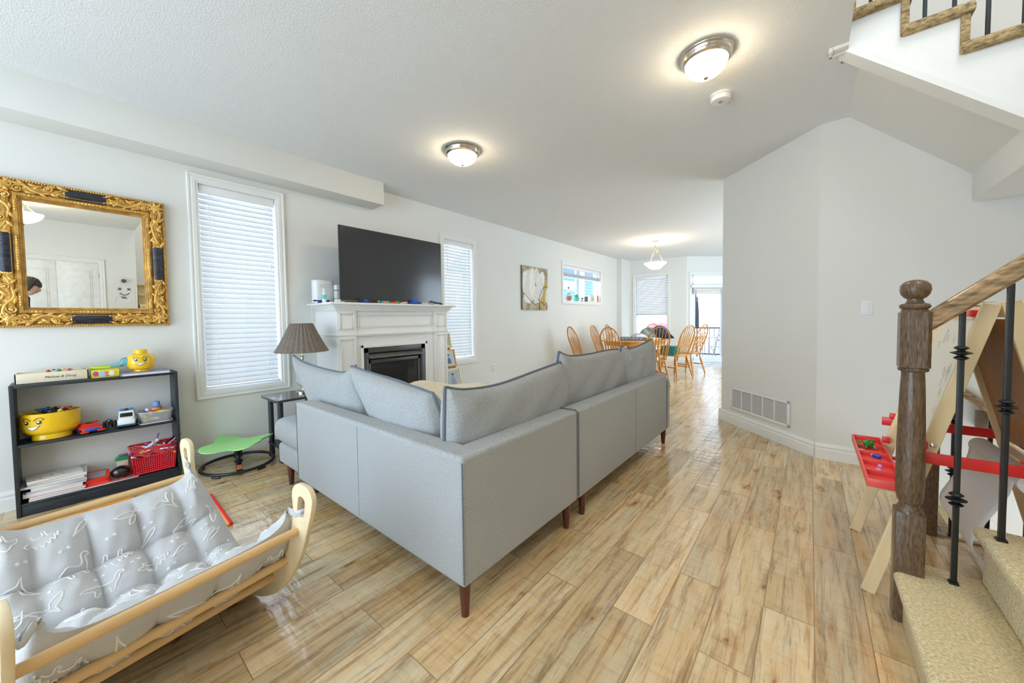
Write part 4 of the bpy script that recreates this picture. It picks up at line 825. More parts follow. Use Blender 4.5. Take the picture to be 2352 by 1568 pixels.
# small magazine / cable
def head_face(t, rad, cz, s, yaw, ry=None, name='face'):
    """eyes, brows and smile laid on a cylinder of radius rad; s = scale; faces local -y turned by yaw"""
    ry = ry or rad
    def P(x, z, off=.0006): a = x / rad + yaw; return (sin(a) * (rad + off), -cos(a) * (ry + off), cz + z)
    def patch(pts, mt, nm, off):
        m = MB(); c = (sum(p[0] for p in pts) / len(pts), sum(p[1] for p in pts) / len(pts)); n = len(pts)
        vs = [P(c[0], c[1], off)] + [P(c[0] + (x - c[0]) * .5, c[1] + (z - c[1]) * .5, off) for x, z in pts] + [P(x, z, off) for x, z in pts]
        m.add(vs, [(0, 1 + i, 1 + (i + 1) % n) for i in range(n)] + [(1 + i, 1 + n + i, 1 + n + (i + 1) % n, 1 + (i + 1) % n) for i in range(n)]); m.build(nm, mt, t)
    E = M_('eye_white', (.85, .85, .86), .3)
    for sx in (-1, 1):
        patch([(sx * .21 * s + .080 * s * cos(a), .10 * s + .085 * s * sin(a)) for a in [k * pi / 8 for k in range(16)]], INK, 'eye', .0006)
        patch([(sx * .21 * s - .015 * s + .040 * s * cos(a), .125 * s + .040 * s * sin(a)) for a in [k * pi / 5 for k in range(10)]], E, 'eye_glint', .0014)
        MB().tube([P(sx * .21 * s + d * s * .16, (.30 - .10 * d * d + .02 * sx * d) * s, .001) for d in (-1, -.6, -.2, .2, .6, 1)], .010 * s, 5).build('eyebrow', INK, t)
        MB().tube([P(sx * (.25 * s), .15 * s, .001), P(sx * (.31 * s), .19 * s, .001), P(sx * (.36 * s), .23 * s, .001)], .007 * s, 5).build('eyelash', INK, t)
    up = [(-.24 + .5 * k / 10, -.10 + .07 * (k / 10) ** 2) for k in range(11)]; lo = [(.26 - .5 * k / 10, -.10 + .07 * (1 - k / 10) ** 2 - .15 * sin(pi * k / 10)) for k in range(1, 10)]
    patch([(x * s, z * s) for x, z in up + lo], INK, 'mouth', .0007)
    patch([((x * .82 + .003) * s, (z * .82 - .022) * s) for x, z in up + lo], E, 'teeth', .0014)
# small yellow head (storage head with stud)
t = thing('face_container', 'small yellow plastic storage head with winking smile standing on the book', 'toy', (XC + .03, .335, TZ + .0195), R(90), 'yellow face storage containers')
MB().lathe([(.034, 0), (.043, .002), (.043, .016), (.050, .018), (.066, .026), (.074, .044), (.076, .075), (.074, .105), (.064, .125), (.050, .132), (.036, .134), (.036, .158), (.033, .162), (.001, .162)], 40).build('head_shell', YEL, t)
head_face(t, .0765, .078, .115, -.15)
# large yellow bowl head
t = thing('face_container', 'large yellow plastic smiling face bowl full of toys on the middle shelf', 'toy', (XC + .005, -.098, MDZ), R(90), 'yellow face storage containers')
el = SC(1, .78, 1)
MB().lathe([(.075, 0), (.085, .003), (.085, .028), (.082, .034), (.105, .046), (.122, .066), (.128, .095), (.128, .178), (.124, .178), (.124, .10), (.115, .07), (.08, .052), (.001, .05)], 44, 0, el).build('head_bowl', YEL, t)
head_face(t, .1285, .112, .145, -.62, .1285 * .79)
rn = random.Random(8)
tc = [(.02, .02, .022), (.02, .02, .022), (.80, .08, .03), (.03, .30, .05), (.75, .25, .04), (.35, .60, .05), (.20, .20, .22), (.03, .10, .35), (.06, .06, .07), (.85, .6, .1)]
for k in range(20):
    a = rn.uniform(0, 6.28); q = rn.uniform(0, .085); c = tc[k % 10] if k > 5 else tc[0]
    px, py = XC + .005 + q * .72 * sin(a), -.098 + q * cos(a) - (.02 if k <= 5 else -.02); pz = MDZ + .172 + rn.uniform(0, .018)
    t = thing('toy_piece', '%s toy piece heaped in the large yellow face bowl' % (['black', 'black', 'red', 'green', 'orange', 'lime', 'dark grey', 'navy', 'charcoal', 'amber'][k % 10 if k > 5 else 0]), 'toy', (px, py, pz), rn.uniform(0, 6), 'toy pieces in the yellow face bowl')
    mt = M_('heap_%02d' % (k % 10 if k > 5 else 0), c, .4)
    if k % 3 == 0: MB().tube(smooth_pts([(-.03, 0, 0), (-.01, .01, .012), (.015, -.004, .008), (.035, .01, .018)], 4), [.007] * 12 + [.002], 6).build('limb', mt, t)
    elif k % 3 == 1: MB().box((-.026, -.012, -.006), (.026, .012, .010), .004).ell((.024, 0, .008), .009, 8, 6).build('body', mt, t)
    else:
        m = MB()
        for j in range(5): an = j * 1.26; m.tube([(0, 0, 0), (.014 * cos(an), .014 * sin(an), .012), (.026 * cos(an), .026 * sin(an), .016)], [.006, .005, .001], 5)
        m.build('leaves', mt, t)
# red toy vehicle
t = thing('toy_car', 'red and blue toy vehicle folded on the middle shelf', 'toy', (XC + .03, .066, MDZ), R(90) + .25)
TR_ = M_('toy_red', (.80, .05, .03), .3); TBL = M_('toy_blue', (.02, .12, .70), .3)
MB().box((-.05, -.05, .014), (.05, .05, .040), .006).prism([(-.05, .036), (-.032, .062), (.032, .062), (.05, .036)], -.02, .05, 0, Matrix(((1, 0, 0, 0), (0, 0, 1, 0), (0, 1, 0, 0), (0, 0, 0, 1)))).box((-.056, .03, .058), (.056, .05, .066), .003).box((-.058, -.062, .008), (-.02, -.03, .018), .003).box((.02, -.062, .008), (.058, -.03, .018), .003).build('body', TR_, t)
MB().box((-.036, -.053, .016), (.036, -.049, .034), .002).build('front_strip', TBL, t); MB().box((-.014, -.012, .062), (.014, .02, .066), .001).build('vent', INK, t)
for x in (-.055, .055):
    for y in (-.03, .034): MB().lathe([(.008, -.007), (.016, -.007), (.016, .007), (.008, .007)], 14, 0, TR(x, y, .016) @ RY(R(90))).build('wheel', INK, t)
# black spidery toy
t = thing('toy_robot', 'black spidery toy robot between the red toy and the white van', 'toy', (XC + .035, .160, MDZ), R(80))
MB().box((-.016, -.018, .03), (.016, .018, .055), .006).ell((0, -.014, .062), (.013, .012, .010), 10, 6).build('body', INK, t)
for k in range(6):
    a = k * pi / 3 + .3; MB().tube([(.01 * cos(a), .01 * sin(a), .042), (.028 * cos(a), .028 * sin(a), .056), (.034 * cos(a), .034 * sin(a), .025), (.038 * cos(a), .038 * sin(a), .004)], [.005, .006, .005, .004], 6).build('leg', INK, t)
MB().ell((0, -.026, .062), (.005, .003, .004), 8, 5).build('visor', CHROME, t)
# white van with blue roof
t = thing('toy_van', 'white toy police van with blue roof lights on the middle shelf', 'toy', (XC + .02, .248, MDZ), R(90) - .15)
MB().box((-.045, -.07, .020), (.045, .07, .062), .008).build('lower_body', WHT, t)
MB().prism([(-.042, .058), (-.036, .118), (.036, .118), (.042, .058)], -.045, .065, 0, Matrix(((1, 0, 0, 0), (0, 0, 1, 0), (0, 1, 0, 0), (0, 0, 0, 1)))).box((-.040, -.062, .060), (.040, -.04, .074), .006).build('cabin', WHT, t)
MB().box((-.032, -.0475, .076), (.032, -.0445, .104), .002).build('windscreen', M_('dark_window', (.015, .017, .02), .15), t); MB().box((-.046, -.073, .014), (.046, -.062, .026), .003).build('bumper', M_('bumper_blue', (.03, .09, .22), .35), t)
MB().box((-.034, -.03, .118), (-.010, -.005, .132), .003).box((.010, -.03, .118), (.034, -.005, .132), .003).build('roof_light', M_('light_blue_plastic', (.03, .22, .55), .25), t); MB().box((-.012, -.03, .118), (.012, .03, .126), .002).build('roof_rack', INK, t)
for x in (-.043, .043):
    for y in (-.045, .045): MB().lathe([(.006, -.007), (.018, -.007), (.018, .007), (.006, .007)], 16, 0, TR(x, y, .0185) @ RY(R(90))).build('wheel', INK, t)
# clear tub
t = thing('plastic_tub', 'clear plastic tub holding toy parts at the right of the middle shelf', 'tub', (XC + .02, .398, MDZ), R(90))
TUB = mat('clear_tub', (.85, .86, .86), .15, alpha=.32, var=(3, .02))
m = MB()
P0 = rrect(-.080, -.062, .080, .062, .03, 5); P1 = rrect(-.095, -.074, .095, .074, .035, 5); n = len(P0)
m.add([(x, y, .002) for x, y in P0] + [(x, y, .085) for x, y in P1], [tuple(range(n))] + [(i, (i + 1) % n, n + (i + 1) % n, n + i) for i in range(n)]); m.build('tub', TUB, t)
MB().tube([(x, y, .085) for x, y in P1], .003, 6, closed=True).tube([(x * 1.16, y * 1.16, .004) for x, y in P0], .0035, 6, closed=True).build('tub_rim', M_('milky_rim', (.70, .71, .70), .3), t)
tcs = [(.85, .25, .08), (.85, .7, .1), (.75, .78, .80), (.15, .35, .6), (.7, .1, .08), (.1, .4, .12), (.75, .4, .35)]
for k in range(9):
    tt = thing('toy_part', '%s toy part inside the clear plastic tub' % ['orange', 'yellow', 'pale grey', 'blue', 'red', 'green', 'peach'][k % 7], 'toy', (XC + .02 + rn.uniform(-.04, .04), .398 + .055 * ((k % 5) / 2 - 1), MDZ + .022 + .026 * (k // 3)), rn.uniform(0, 3), 'toy parts in the clear tub'); MB().ell((0, 0, 0), (rn.uniform(.018, .028), .013, .012), 10, 7).build('piece', M_('part_%d' % (k % 7), tcs[k % 7], .4), tt)
t = thing('toy_hat', 'light blue toy hat on a round orange toy on top of the tub', 'toy', (XC + .02, .405, MDZ + .088), 0)
MB().ell((0, 0, .010), (.028, .034, .020), 16, 10).build('orange_body', M_('potato_orange', (.78, .28, .07), .4), t)
MB().lathe([(.001, .030), (.034, .028), (.036, .031), (.020, .034), (.021, .062), (.018, .064), (.001, .063)], 24).build('hat', M_('hat_blue', (.22, .38, .80), .35), t)
t = thing('toy_shoe', 'white and blue toy part at the left end of the tub', 'toy', (XC + .03, .352, MDZ + .088), 0); MB().ell((0, 0, .008), (.014, .013, .015), 12, 8).build('shell', WHT, t); MB().ell((.006, -.012, .002), (.009, .009, .007), 10, 6).build('tip', TBL, t)
# bottom shelf: papers and colouring books
t = None
rn = random.Random(21)
LB = ['bent white drawing sheets on top of the paper pile', 'white drawing pad under the top sheets', 'grey edged notebook in the paper pile', 'white workbook in the middle of the paper pile', 'blue edged notebook low in the paper pile', 'white exercise book low in the paper pile', 'multicoloured colouring book near the pile bottom', 'magazine with coloured edge at the bottom of the pile']
cc = [(.78, .75, .68), (.80, .79, .76), (.45, .46, .48), (.80, .80, .80), (.12, .2, .45), (.80, .80, .78), (.75, .25, .35), (.55, .65, .5)]
z = LZ
for k in range(7, -1, -1):
    h = [.012, .020, .014, .022, .010, .024, .012, .014][k]; w = .125 + rn.uniform(-.014, .010)
    t = thing('paper_stack' if k == 0 else 'notebook', LB[k], 'paper' if k == 0 else 'book', (-3.848 + rn.uniform(-.004, .008), -.093 + rn.uniform(-.008, .012), z), R(90) + rn.uniform(-.09, .09), 'papers and books piled on the lowest shelf')
    MB().box((-w, -.085, .0006), (w, .085, h - .0012), .001).build('pages', PAPER, t); MB().box((-w - .002, -.086, h - .0012), (w + .002, .086, h - .0002), 0).box((-w - .002, -.086, 0), (w + .002, .086, .0006), 0).build('cover', M_('paper_cover_%d' % k, cc[k], .7), t)
    if k == 0:
        m = MB()
        for j in range(14): m.ell((-.02 + rn.uniform(-.07, .09), rn.uniform(-.06, .03), h), (rn.uniform(.003, .009), rn.uniform(.002, .005), .0005), 8, 4)
        m.build('doodles', M_('doodle_brown', (.14, .08, .05), .7), t)
    z += h
t = thing('colouring_book', 'long bright colouring book lying along the lowest shelf', 'book', (-3.800, .155, LZ), R(90))
MB().box((-.13, -.052, .0), (.13, .085, .006), .001).build('pages', PAPER, t); MB().box((-.131, -.0525, .006), (.131, .086, .0072)).build('cover', M_('cover_red', (.80, .16, .18), .4), t)
for k in range(9): MB().ell((-.02 + .017 * k, -.03 + .014 * (k % 3), .0074), (.014, .010, .0006), 9, 4).build('cover_print', M_('cbook_%d' % (k % 4), [(.80, .45, .03), (.30, .12, .5), (.10, .45, .10), (.05, .2, .5)][k % 4], .4), t)
t = thing('drawing_toy', 'red drawing toy with grey screen on the lowest shelf', 'toy', (-3.825, .088, LZ + .0075), R(84))
MB().prism(rrect(-.06, -.05, .06, .05, .02, 4), 0, .026, 0, TR(0, 0, .03) @ RX(R(22))).prism(rrect(-.055, -.04, .065, .045, .02, 4), 0, .016, 0, TR(.0, -.012, .0)).build('case', TR_, t); MB().prism(rrect(-.042, -.030, .042, .032, .006, 3), .0, .0015, 0, TR(0, -.009, .0565) @ RX(R(22))).build('screen', M_('drawing_screen', (.30, .33, .36), .4), t)
t = thing('black_ball', 'glossy black round toy helmet beside the red basket', 'toy', (-3.81, .200, LZ + .0078), 0); MB().ell((0, 0, .042), (.046, .052, .042), 24, 16).build('shell', mat('gloss_black', (.008, .008, .009), .06, coat=.6, var=(4, .1)), t)
t = thing('green_block', 'green wooden roof block behind the black round toy', 'toy', (-3.90, .215, LZ), 0)
MB().box((-.03, -.03, 0), (.03, .03, .115), .002).build('block', wd, t); MB().prism([(-.036, .115), (.036, .115), (.028, .140), (-.01, .146)], -.036, .036, 0, Matrix(((0, 1, 0, 0), (1, 0, 0, 0), (0, 0, 1, 0), (0, 0, 0, 1))) @ Matrix(((1, 0, 0, 0), (0, 0, 1, 0), (0, 1, 0, 0), (0, 0, 0, 1)))).build('roof', M_('roof_green', (.02, .30, .10), .4), t)
# red basket of pens
t = thing('plastic_basket', 'red perforated plastic basket full of pens on the lowest shelf', 'basket', (-3.835, .378, LZ + .0075), R(90)); BK = mat('basket_red', (.82, .03, .05), .3, var=(6, .04))
bw0, bd0, bw1, bd1, bh = .108, .072, .124, .086, .185
m = MB()
def lat(p0, p1, q1, q0, nx, nz, hole):
    """lattice strip between bottom edge p0-p1 and top edge q0-q1"""
    f = lambda u, v: (Vector(p0) * (1 - u) + Vector(p1) * u) * (1 - v) + (Vector(q0) * (1 - u) + Vector(q1) * u) * v
    for i in range(nx + 1):
        u = i / nx; m.tube([f(u, 0), f(u, 1)], .0024, 4)
    for j in range(nz + 1):
        v = j / nz
        segs = [(0, 1)] if not (hole and hole[2] < v < hole[3]) else [(0, hole[0]), (hole[1], 1)]
        for a, b in segs: m.tube([f(a, v), f(b, v)], .0026 if 0 < j < nz else .005, 4)
c0 = [(-bw0, -bd0, .003), (bw0, -bd0, .003), (bw0, bd0, .003), (-bw0, bd0, .003)]; c1 = [(-bw1, -bd1, bh), (bw1, -bd1, bh), (bw1, bd1, bh), (-bw1, bd1, bh)]
lat(c0[0], c0[1], c1[1], c1[0], 19, 11, (.36, .66, .66, .84)); lat(c0[1], c0[2], c1[2], c1[1], 13, 11, None); lat(c0[2], c0[3], c1[3], c1[2], 19, 11, None); lat(c0[3], c0[0], c1[0], c1[3], 13, 11, None)
m.box((-bw0, -bd0, 0), (bw0, bd0, .004)).tube([(x, y, bh) for x, y in rrect(-bw1 - .003, -bd1 - .003, bw1 + .003, bd1 + .003, .014, 3)], .0065, 6, closed=True)
m.tube([Vector((.01 + .042 * cos(a), -bd0 - (bd1 - bd0) * (.75 + .10 * sin(a)) , bh * (.75 + .10 * sin(a)))) for a in [k * pi / 10 for k in range(20)]], .004, 6, closed=True)
m.build('basket', BK, t)
PN_ = ['white', 'blue', 'orange', 'green', 'red', 'violet', 'black', 'teal', 'pink']
pc = [(.80, .80, .80), (.03, .10, .55), (.82, .45, .03), (.05, .40, .12), (.75, .06, .05), (.35, .12, .5), (.03, .03, .04), (.15, .55, .6), (.8, .3, .45)]
def pen(col, loc, rot, L, r, label, grp):
    t = thing('felt_pen', label, 'pen', loc, 0, grp); t.rotation_euler = rot
    MB().lathe([(.001, 0), (r * .9, 0), (r, .002), (r, L * .68), (r * .8, L * .70)], 10).build('barrel', WHT if col != (.03, .03, .04) else INK, t); MB().lathe([(r * 1.05, L * .66), (r * 1.05, L * .97), (r * .6, L), (.001, L)], 10).build('cap', M_('pen_%02x%02x%02x' % tuple(int(q * 255) for q in col), col, .35), t)
rn = random.Random(4)
for k in range(34):
    lx, ly = rn.uniform(-.095, .095), rn.uniform(-.06, .06)
    pen(pc[k % 9], (-3.835 - ly, .388 + lx * .8, LZ + .12 + (k % 5) * .014), (R(rn.uniform(60, 95)), R(rn.uniform(-15, 15)), rn.uniform(0, 6.28)), rn.uniform(.09, .13), rn.uniform(.0048, .007), 'felt pen with %s cap lying in the red basket' % PN_[k % 9], 'felt pens in the red basket')
pen((.35, .12, .5), (-3.82, .375, LZ + .16), (R(-18), R(-12), 0), .12, .005, 'purple pen standing upright at the middle of the red basket', 'felt pens in the red basket')
pen((.80, .80, .80), (-3.80, .31, LZ + .165), (R(-55), R(10), .2), .12, .010, 'fat white marker leaning at the left of the red basket', 'felt pens in the red basket')
# ================================================================== BALANCE STOOL
t = thing('spinner_seat', 'green sit and spin seat on a black floor ring by the window', 'toy seat', (-3.64, .865, 0))
rx, ry = .29, .25
m = MB().tube([(.25 * cos(a), .25 * sin(a), .028) for a in [2 * pi * k / 56 for k in range(56)]], .0125, 10, closed=True); m.build('floor_ring', BLKM, t)
MB().box((-.25, -.020, .022), (.25, .020, .034), .004, 0, RZ(R(-12))).build('cross_bar', BLKM, t)
MB().box((-.055, -.017, .0341), (.055, .017, .0352), 0, 0, RZ(R(-12)) @ TR(.14, 0, 0)).build('warning_label', M_('label_orange', (.85, .20, .05), .5), t)
for k in range(5): a = k * 1.257 + .4; MB().tube([(.25 * cos(a + d), .25 * sin(a + d), .010) for d in (-.12, -.04, .04, .12)], .0095, 8).build('rubber_foot', INK, t)
MB().lathe([(.028, .034), (.03, .05), (.016, .055), (.012, .09), (.020, .10), (.040, .155), (.052, .165)], 20).tube([(-.035, 0, .055), (.035, 0, .055)], .012, 8).build('spring_mount', BLKM, t)
def leafy(u, v):
    a = 2 * pi * u; r = (.195 + .045 * cos(4 * (a - .1)) ) * (1 + .20 * abs(cos(a - .75)) ** 2)
    rr = r * v; x, y = rr * cos(a), rr * sin(a); return x, y, a, v
def top(u, v, o):
    x, y, a, v2 = leafy(u, v); ly = x * cos(.75) + y * sin(.75)
    return (x, y, .190 + 1.0 * max(0, abs(ly) - .05) ** 1.9 - o + .03 * ly)
m = MB()
for o in (0, .010): m.grid(lambda u, v: top(u, max(v, .002), o), 72, 14, cu=True)
n = 72; m.add([top(k / n, 1, 0) for k in range(n)] + [top(k / n, 1, .010) for k in range(n)], [(k, (k + 1) % n, n + (k + 1) % n, n + k) for k in range(n)])
m.build('seat', GREEN, t, ang=45); MB().lathe([(.05, .162), (.10, .166), (.11, .180)], 30).build('seat_hub', GREEN, t)
# ================================================================== ROCKER WITH CUSHION
RU = Vector((-.154, .988, 0)); RWv = Vector((.988, .154, 0)); ra = atan2(.154, .988)
RA0, RB0, RB1 = -1.88, .09, .755
ro = RWv * RA0
t = thing('rocker_climber', 'birch plywood rocker frame with wooden rungs, lower left corner', 'rocking toy', (ro.x, ro.y, 0), ra)
outer = [(0, 0), (.13, .014), (.25, .055), (.36, .125), (.455, .225), (.53, .345), (.578, .46), (.600, .53), (.594, .562), (.572, .580), (.54, .584), (.505, .580), (.482, .562), (.474, .53), (.478, .49), (.470, .43), (.435, .345), (.375, .255), (.30, .180), (.20, .120), (.10, .090), (0, .082)]
def sm2(P): return [(p.x, p.y) for p in smooth_pts([(x, y, 0) for x, y in P], 4)]
rt = sm2(outer); lf = [(-x, y) for x, y in rt]
loop = rt + lf[::-1][1:-1]
slot = [(.502 + .052 * 0, 0)]
sl = rrect(.505, .462, .556, .545, .022, 5); c_ = cos(-.18); s_ = sin(-.18); sl = [(.530 + (x - .530) * c_ - (z - .503) * s_, .503 + (x - .530) * s_ + (z - .503) * c_) for x, z in sl]
holes = [sl[::-1], [(-x, z) for x, z in sl]]
side = cmesh([loop] + holes, .010, .0035)
Mz = Matrix(((1, 0, 0, 0), (0, 0, 1, 0), (0, 1, 0, 0), (0, 0, 0, 1)))
for b in (RB0, RB1): MB().mesh(side, 0, TR(0, b, 0) @ Mz).build('curved_side', PLY, t, ang=30)
for a, z in ((.498, .402), (.417, .262), (.31, .157), (-.31, .157), (-.417, .262), (-.498, .402)):
    MB().tube([(a, RB0 - .012, z), (a, RB1 + .012, z)], .0155, 14).build('rung', DOW, t)
# the padded cushion
def ctr(s, v):   # s across -1..1, v along 0..1 -> local point and edge height
    tt = 2 * v - 1
    e = abs(tt) ** 5
    zb = .072 + .02 * tt * tt
    ze = (.395 + .095 * e) if s < 0 else (.40 + .095 * e)
    wv = .445 + (.035 * e if s < 0 else .012)
    x = wv * s * (1.04 - .04 * s * s); z = zb + (ze - zb) * abs(s) ** 2.2
    b = RB0 - .02 + (RB1 - RB0 + .075) * v
    b -= (.085 * abs(s) ** 5 * (1 if tt > 0 else -1)) * abs(tt) ** 6   # corners drawn in to the handles
    return Vector((x, b, z))
NS, NV = 6, 5
def cush(s, v, sg):
    p = ctr(s, v); d = .01; ds = ctr(min(1, s + d), v) - ctr(max(-1, s - d), v); dv = ctr(s, min(1, v + d)) - ctr(s, max(0, v - d)); n = ds.cross(dv).normalized()
    if n.z < 0: n = -n
    a, b = (s + 1) / 2 * NS, v * NV; u1, v1 = abs(sin(pi * a)), abs(sin(pi * b))
    puff = (u1 * v1) ** .38 * .048 + (u1 ** .4 + v1 ** .4) * .007
    for ti in range(1, NS):
        for tj in range(1, NV):
            q = ((a - ti) ** 2 + ((b - tj)) ** 2); puff -= .024 * math.exp(-q * 26)
    edge = min(1, min((1 - abs(s)) * 9, min(v, 1 - v) * 9)) ** .5
    wr = .0022 * sin(46 * s + 19 * v) * sin(31 * v - 11 * s) + .0016 * sin(80 * v + 22 * s)
    return p + n * sg * ((.012 + puff) * edge + wr * edge) if sg > 0 else p + n * sg * ((.010 + puff * .5) * edge)
PADM = mat('dino_print_cotton', (.60, .60, .605), .9, bump=(300, .25), var=(12, .05)); PRINT = M_('white_print', (.90, .90, .88), .9)
c = thing('padded_cushion', 'grey tufted cushion with white dinosaur and leaf outlines slung in the rocker', 'cushion', (ro.x, ro.y, 0), ra)
m = MB(); nu, nv = 110, 78
for sg in (1, -1): m.grid(lambda u, v: cush(2 * u - 1, v, sg), nu, nv)
# printed outlines, drawn on the surface
def stroke(P, s0, v0, sc, rot, side=1, closed=False, r=.0026):
    W2, L2 = 1.15, .62; pts = []
    for x, y in [(p.x, p.y) for p in smooth_pts([(a, b, 0) for a, b in P], 3, closed)]:
        x, y = x * sc, y * sc; X, Y = x * cos(rot) - y * sin(rot), x * sin(rot) + y * cos(rot); s, v = s0 + 2 * X / W2, v0 + Y / L2
        if abs(s) > .96 or not .03 < v < .97: 
            if len(pts) > 2: m.tube(pts, r, 4, mi=1)
            pts = []; continue
        q = cush(s, v, side); q2 = ctr(s, v); pts.append(q + (q - q2).normalized() * .0006)
    if len(pts) > 2: m.tube(pts, r, 4, mi=1)
DINO = [(-1, .0), (-.8, .25), (-.5, .3), (-.1, .55), (.3, .35), (.5, .5), (.6, 1.0), (.85, 1.1), (.95, .9), (.75, .8), (.72, .4), (.6, .0), (.55, -.35), (.4, -.35), (.35, -.05), (-.1, -.1), (-.15, -.4), (-.32, -.4), (-.35, -.05), (-.7, 0.02)]
SPIKE = [(-1, 0), (-.9, .3), (-.8, .12), (-.65, .5), (-.5, .25), (-.35, .65), (-.2, .38), (0, .72), (.12, .4), (.32, .6), (.4, .3), (.65, .3), (.85, .15), (.6, .0), (.4, -.1), (.38, -.4), (.22, -.4), (.18, -.12), (-.3, -.12), (-.34, -.4), (-.5, -.4), (-.52, -.05)]
LEAF = [(-.9, -.4), (-.2, -.35), (.6, .1), (.9, .6), (.3, .5), (-.4, .1), (-.9, -.4)]; LEAF2 = [(-.9, -.4), (-.1, .4), (.1, 1.0), (-.4, .7), (-.9, -.4)]
PTER = [(-1, .5), (-.3, .6), (-.1, .1), (.2, .6), (1, .9), (.5, .2), (.1, -.1), (.0, -.7), (-.2, -.1), (-1, .5)]
DOTS = [(0, .12), (.1, 0), (0, -.12), (-.1, 0)]
rn = random.Random(13); K = [DINO, LEAF, SPIKE, PTER, LEAF2]
for i in range(9):
    for j in range(6):
        s0, v0 = -.90 + i * .225 + rn.uniform(-.03, .03), .10 + j * .165 + rn.uniform(-.02, .02) + (.05 if i % 2 else -.02)
        k = (i * 3 + j * 2) % 5; stroke(K[k], s0, v0, rn.uniform(.040, .052) * (.8 if k in (1, 4) else 1), rn.uniform(-.6, .6) + 1.57 + (3.14 if rn.random() < .5 else 0), 1, True)
        if k == 1: stroke(LEAF2, s0, v0, .036, rn.uniform(0, 6), 1, True)
        stroke(DOTS, s0 + .11, v0 + .06, .03, 0, 1, True); stroke(DOTS, s0 + .10, v0 + .09, .03, 0, 1, True)
for i in range(3):
    for j in range(6): stroke(K[(i + j * 2) % 5], .50 + i * .18, .08 + j * .17 + .04 * i, .045, 1.57 + rn.uniform(-.5, .5), -1, True)
m.build('pad', [PADM, PRINT], c, ang=60)
# corner ties through the handle slots
for sa in (-1, 1):
    for v, bb in ((1, RB1), (0, RB0)):
        p = cush(sa * .985, .99 if v else .01, 1); h = Vector((sa * .530, bb, .475)); mm = MB()
        for j, of in enumerate((-.008, .008)): mm.tube(smooth_pts([p + Vector((of, 0, 0)), p.lerp(h, .5) + Vector((of * 1.5, 0, -.012)), h + Vector((of * .3, -.012 if v else .012, .012)), h + Vector((of, .016 if v else -.016, .004)), h + Vector((of * 2, .02 if v else -.02, -.045 - .02 * j))], 5), [.013] * 5 + [.008] * 5 + [.006] * 11, 6, flat=.45)
        mm.ell(h + Vector((0, .0, -.002)), (.012, .014, .012), 10, 8).build('corner_tie', PADM, c)
# orange and red toy rod on the floor behind the cushion
OR = M_('orange_plastic', (.88, .32, .03), .35)
for lb, (xa, ya), (xb, yb) in (('orange toy stick with red edge on the floor right of the rocker cushion', (-3.15, .565), (-2.60, .553)), ('orange toy stick on the floor behind the rocker rail, below the bookshelf', (-3.56, -.10), (-3.55, .24))):
    d_ = Vector((xb - xa, yb - ya, 0)); L = d_.length / 2; t = thing('toy_track', lb, 'toy', ((xa + xb) / 2, (ya + yb) / 2, 0), atan2(d_.y, d_.x), 'orange toy sticks on the floor')
    MB().box((-L, -.016, .0), (L, .016, .014), .003).build('strip', OR, t); MB().tube([(-L, .017, .011), (L, .017, .011)], .010, 8).build('red_edge', REDP, t)
# ================================================================== LOWER STAIRS, NEWEL AND RAILING
SXB, RUN, RISE, SYN, SYF = .288, .215, .20, .86, 2.14
t = thing('staircase', 'tan carpeted stairs rising to the right in the lower right corner', 'stairs', (SXB, 1.45, 0))
for k in range(9):
    x0 = SXB + RUN * k; z1 = RISE * (k + 1)
    m = MB().box((x0, SYN, 0), (x0 + RUN + .03, SYF, z1 - .035), .004).box((x0 - .026, SYN, z1 - .045), (x0 + RUN + .005, SYF + .012, z1), .018, seg=4)
    m.build('carpeted_step', CARPET, t, world=True)
NX, NY = .302, 2.058
t = thing('stair_railing', 'stained wood handrail and newel post with black iron balusters at the lower stairs', 'railing', (NX, NY, 0))
w = .0405
m = MB(); W4_ = Matrix.Identity(4)
m.box((-w, -w, 0), (w, w, .435), .008).lathe([(w * 1.02, .425), (w * .95, .44), (.030, .452), (.026, .466)], 28)
m.lathe([(.026, .460), (.034, .475), (.038, .50), (.040, .56), (.0385, .70), (.034, .90), (.031, .965), (.031, .972), (.040, .976), (.042, .984), (.038, .990)], 32)
oct_ = [(w, w * .72), (w * .72, w), (-w * .72, w), (-w, w * .72), (-w, -w * .72), (-w * .72, -w), (w * .72, -w), (w, -w * .72)]
m.prism(oct_, .990, 1.198); m.lathe([(w * .95, 1.196), (w * .9, 1.206), (.032, 1.212)], 28)
m.lathe([(.030, 1.208), (.040, 1.214), (.042, 1.222), (.038, 1.229), (.026, 1.233), (.021, 1.243), (.022, 1.249), (.029, 1.253), (.038, 1.266), (.042, 1.283), (.040, 1.300), (.030, 1.313), (.016, 1.319), (.001, 1.321)], 36)
o = m.build('newel_post', NEWEL, t, ang=40)
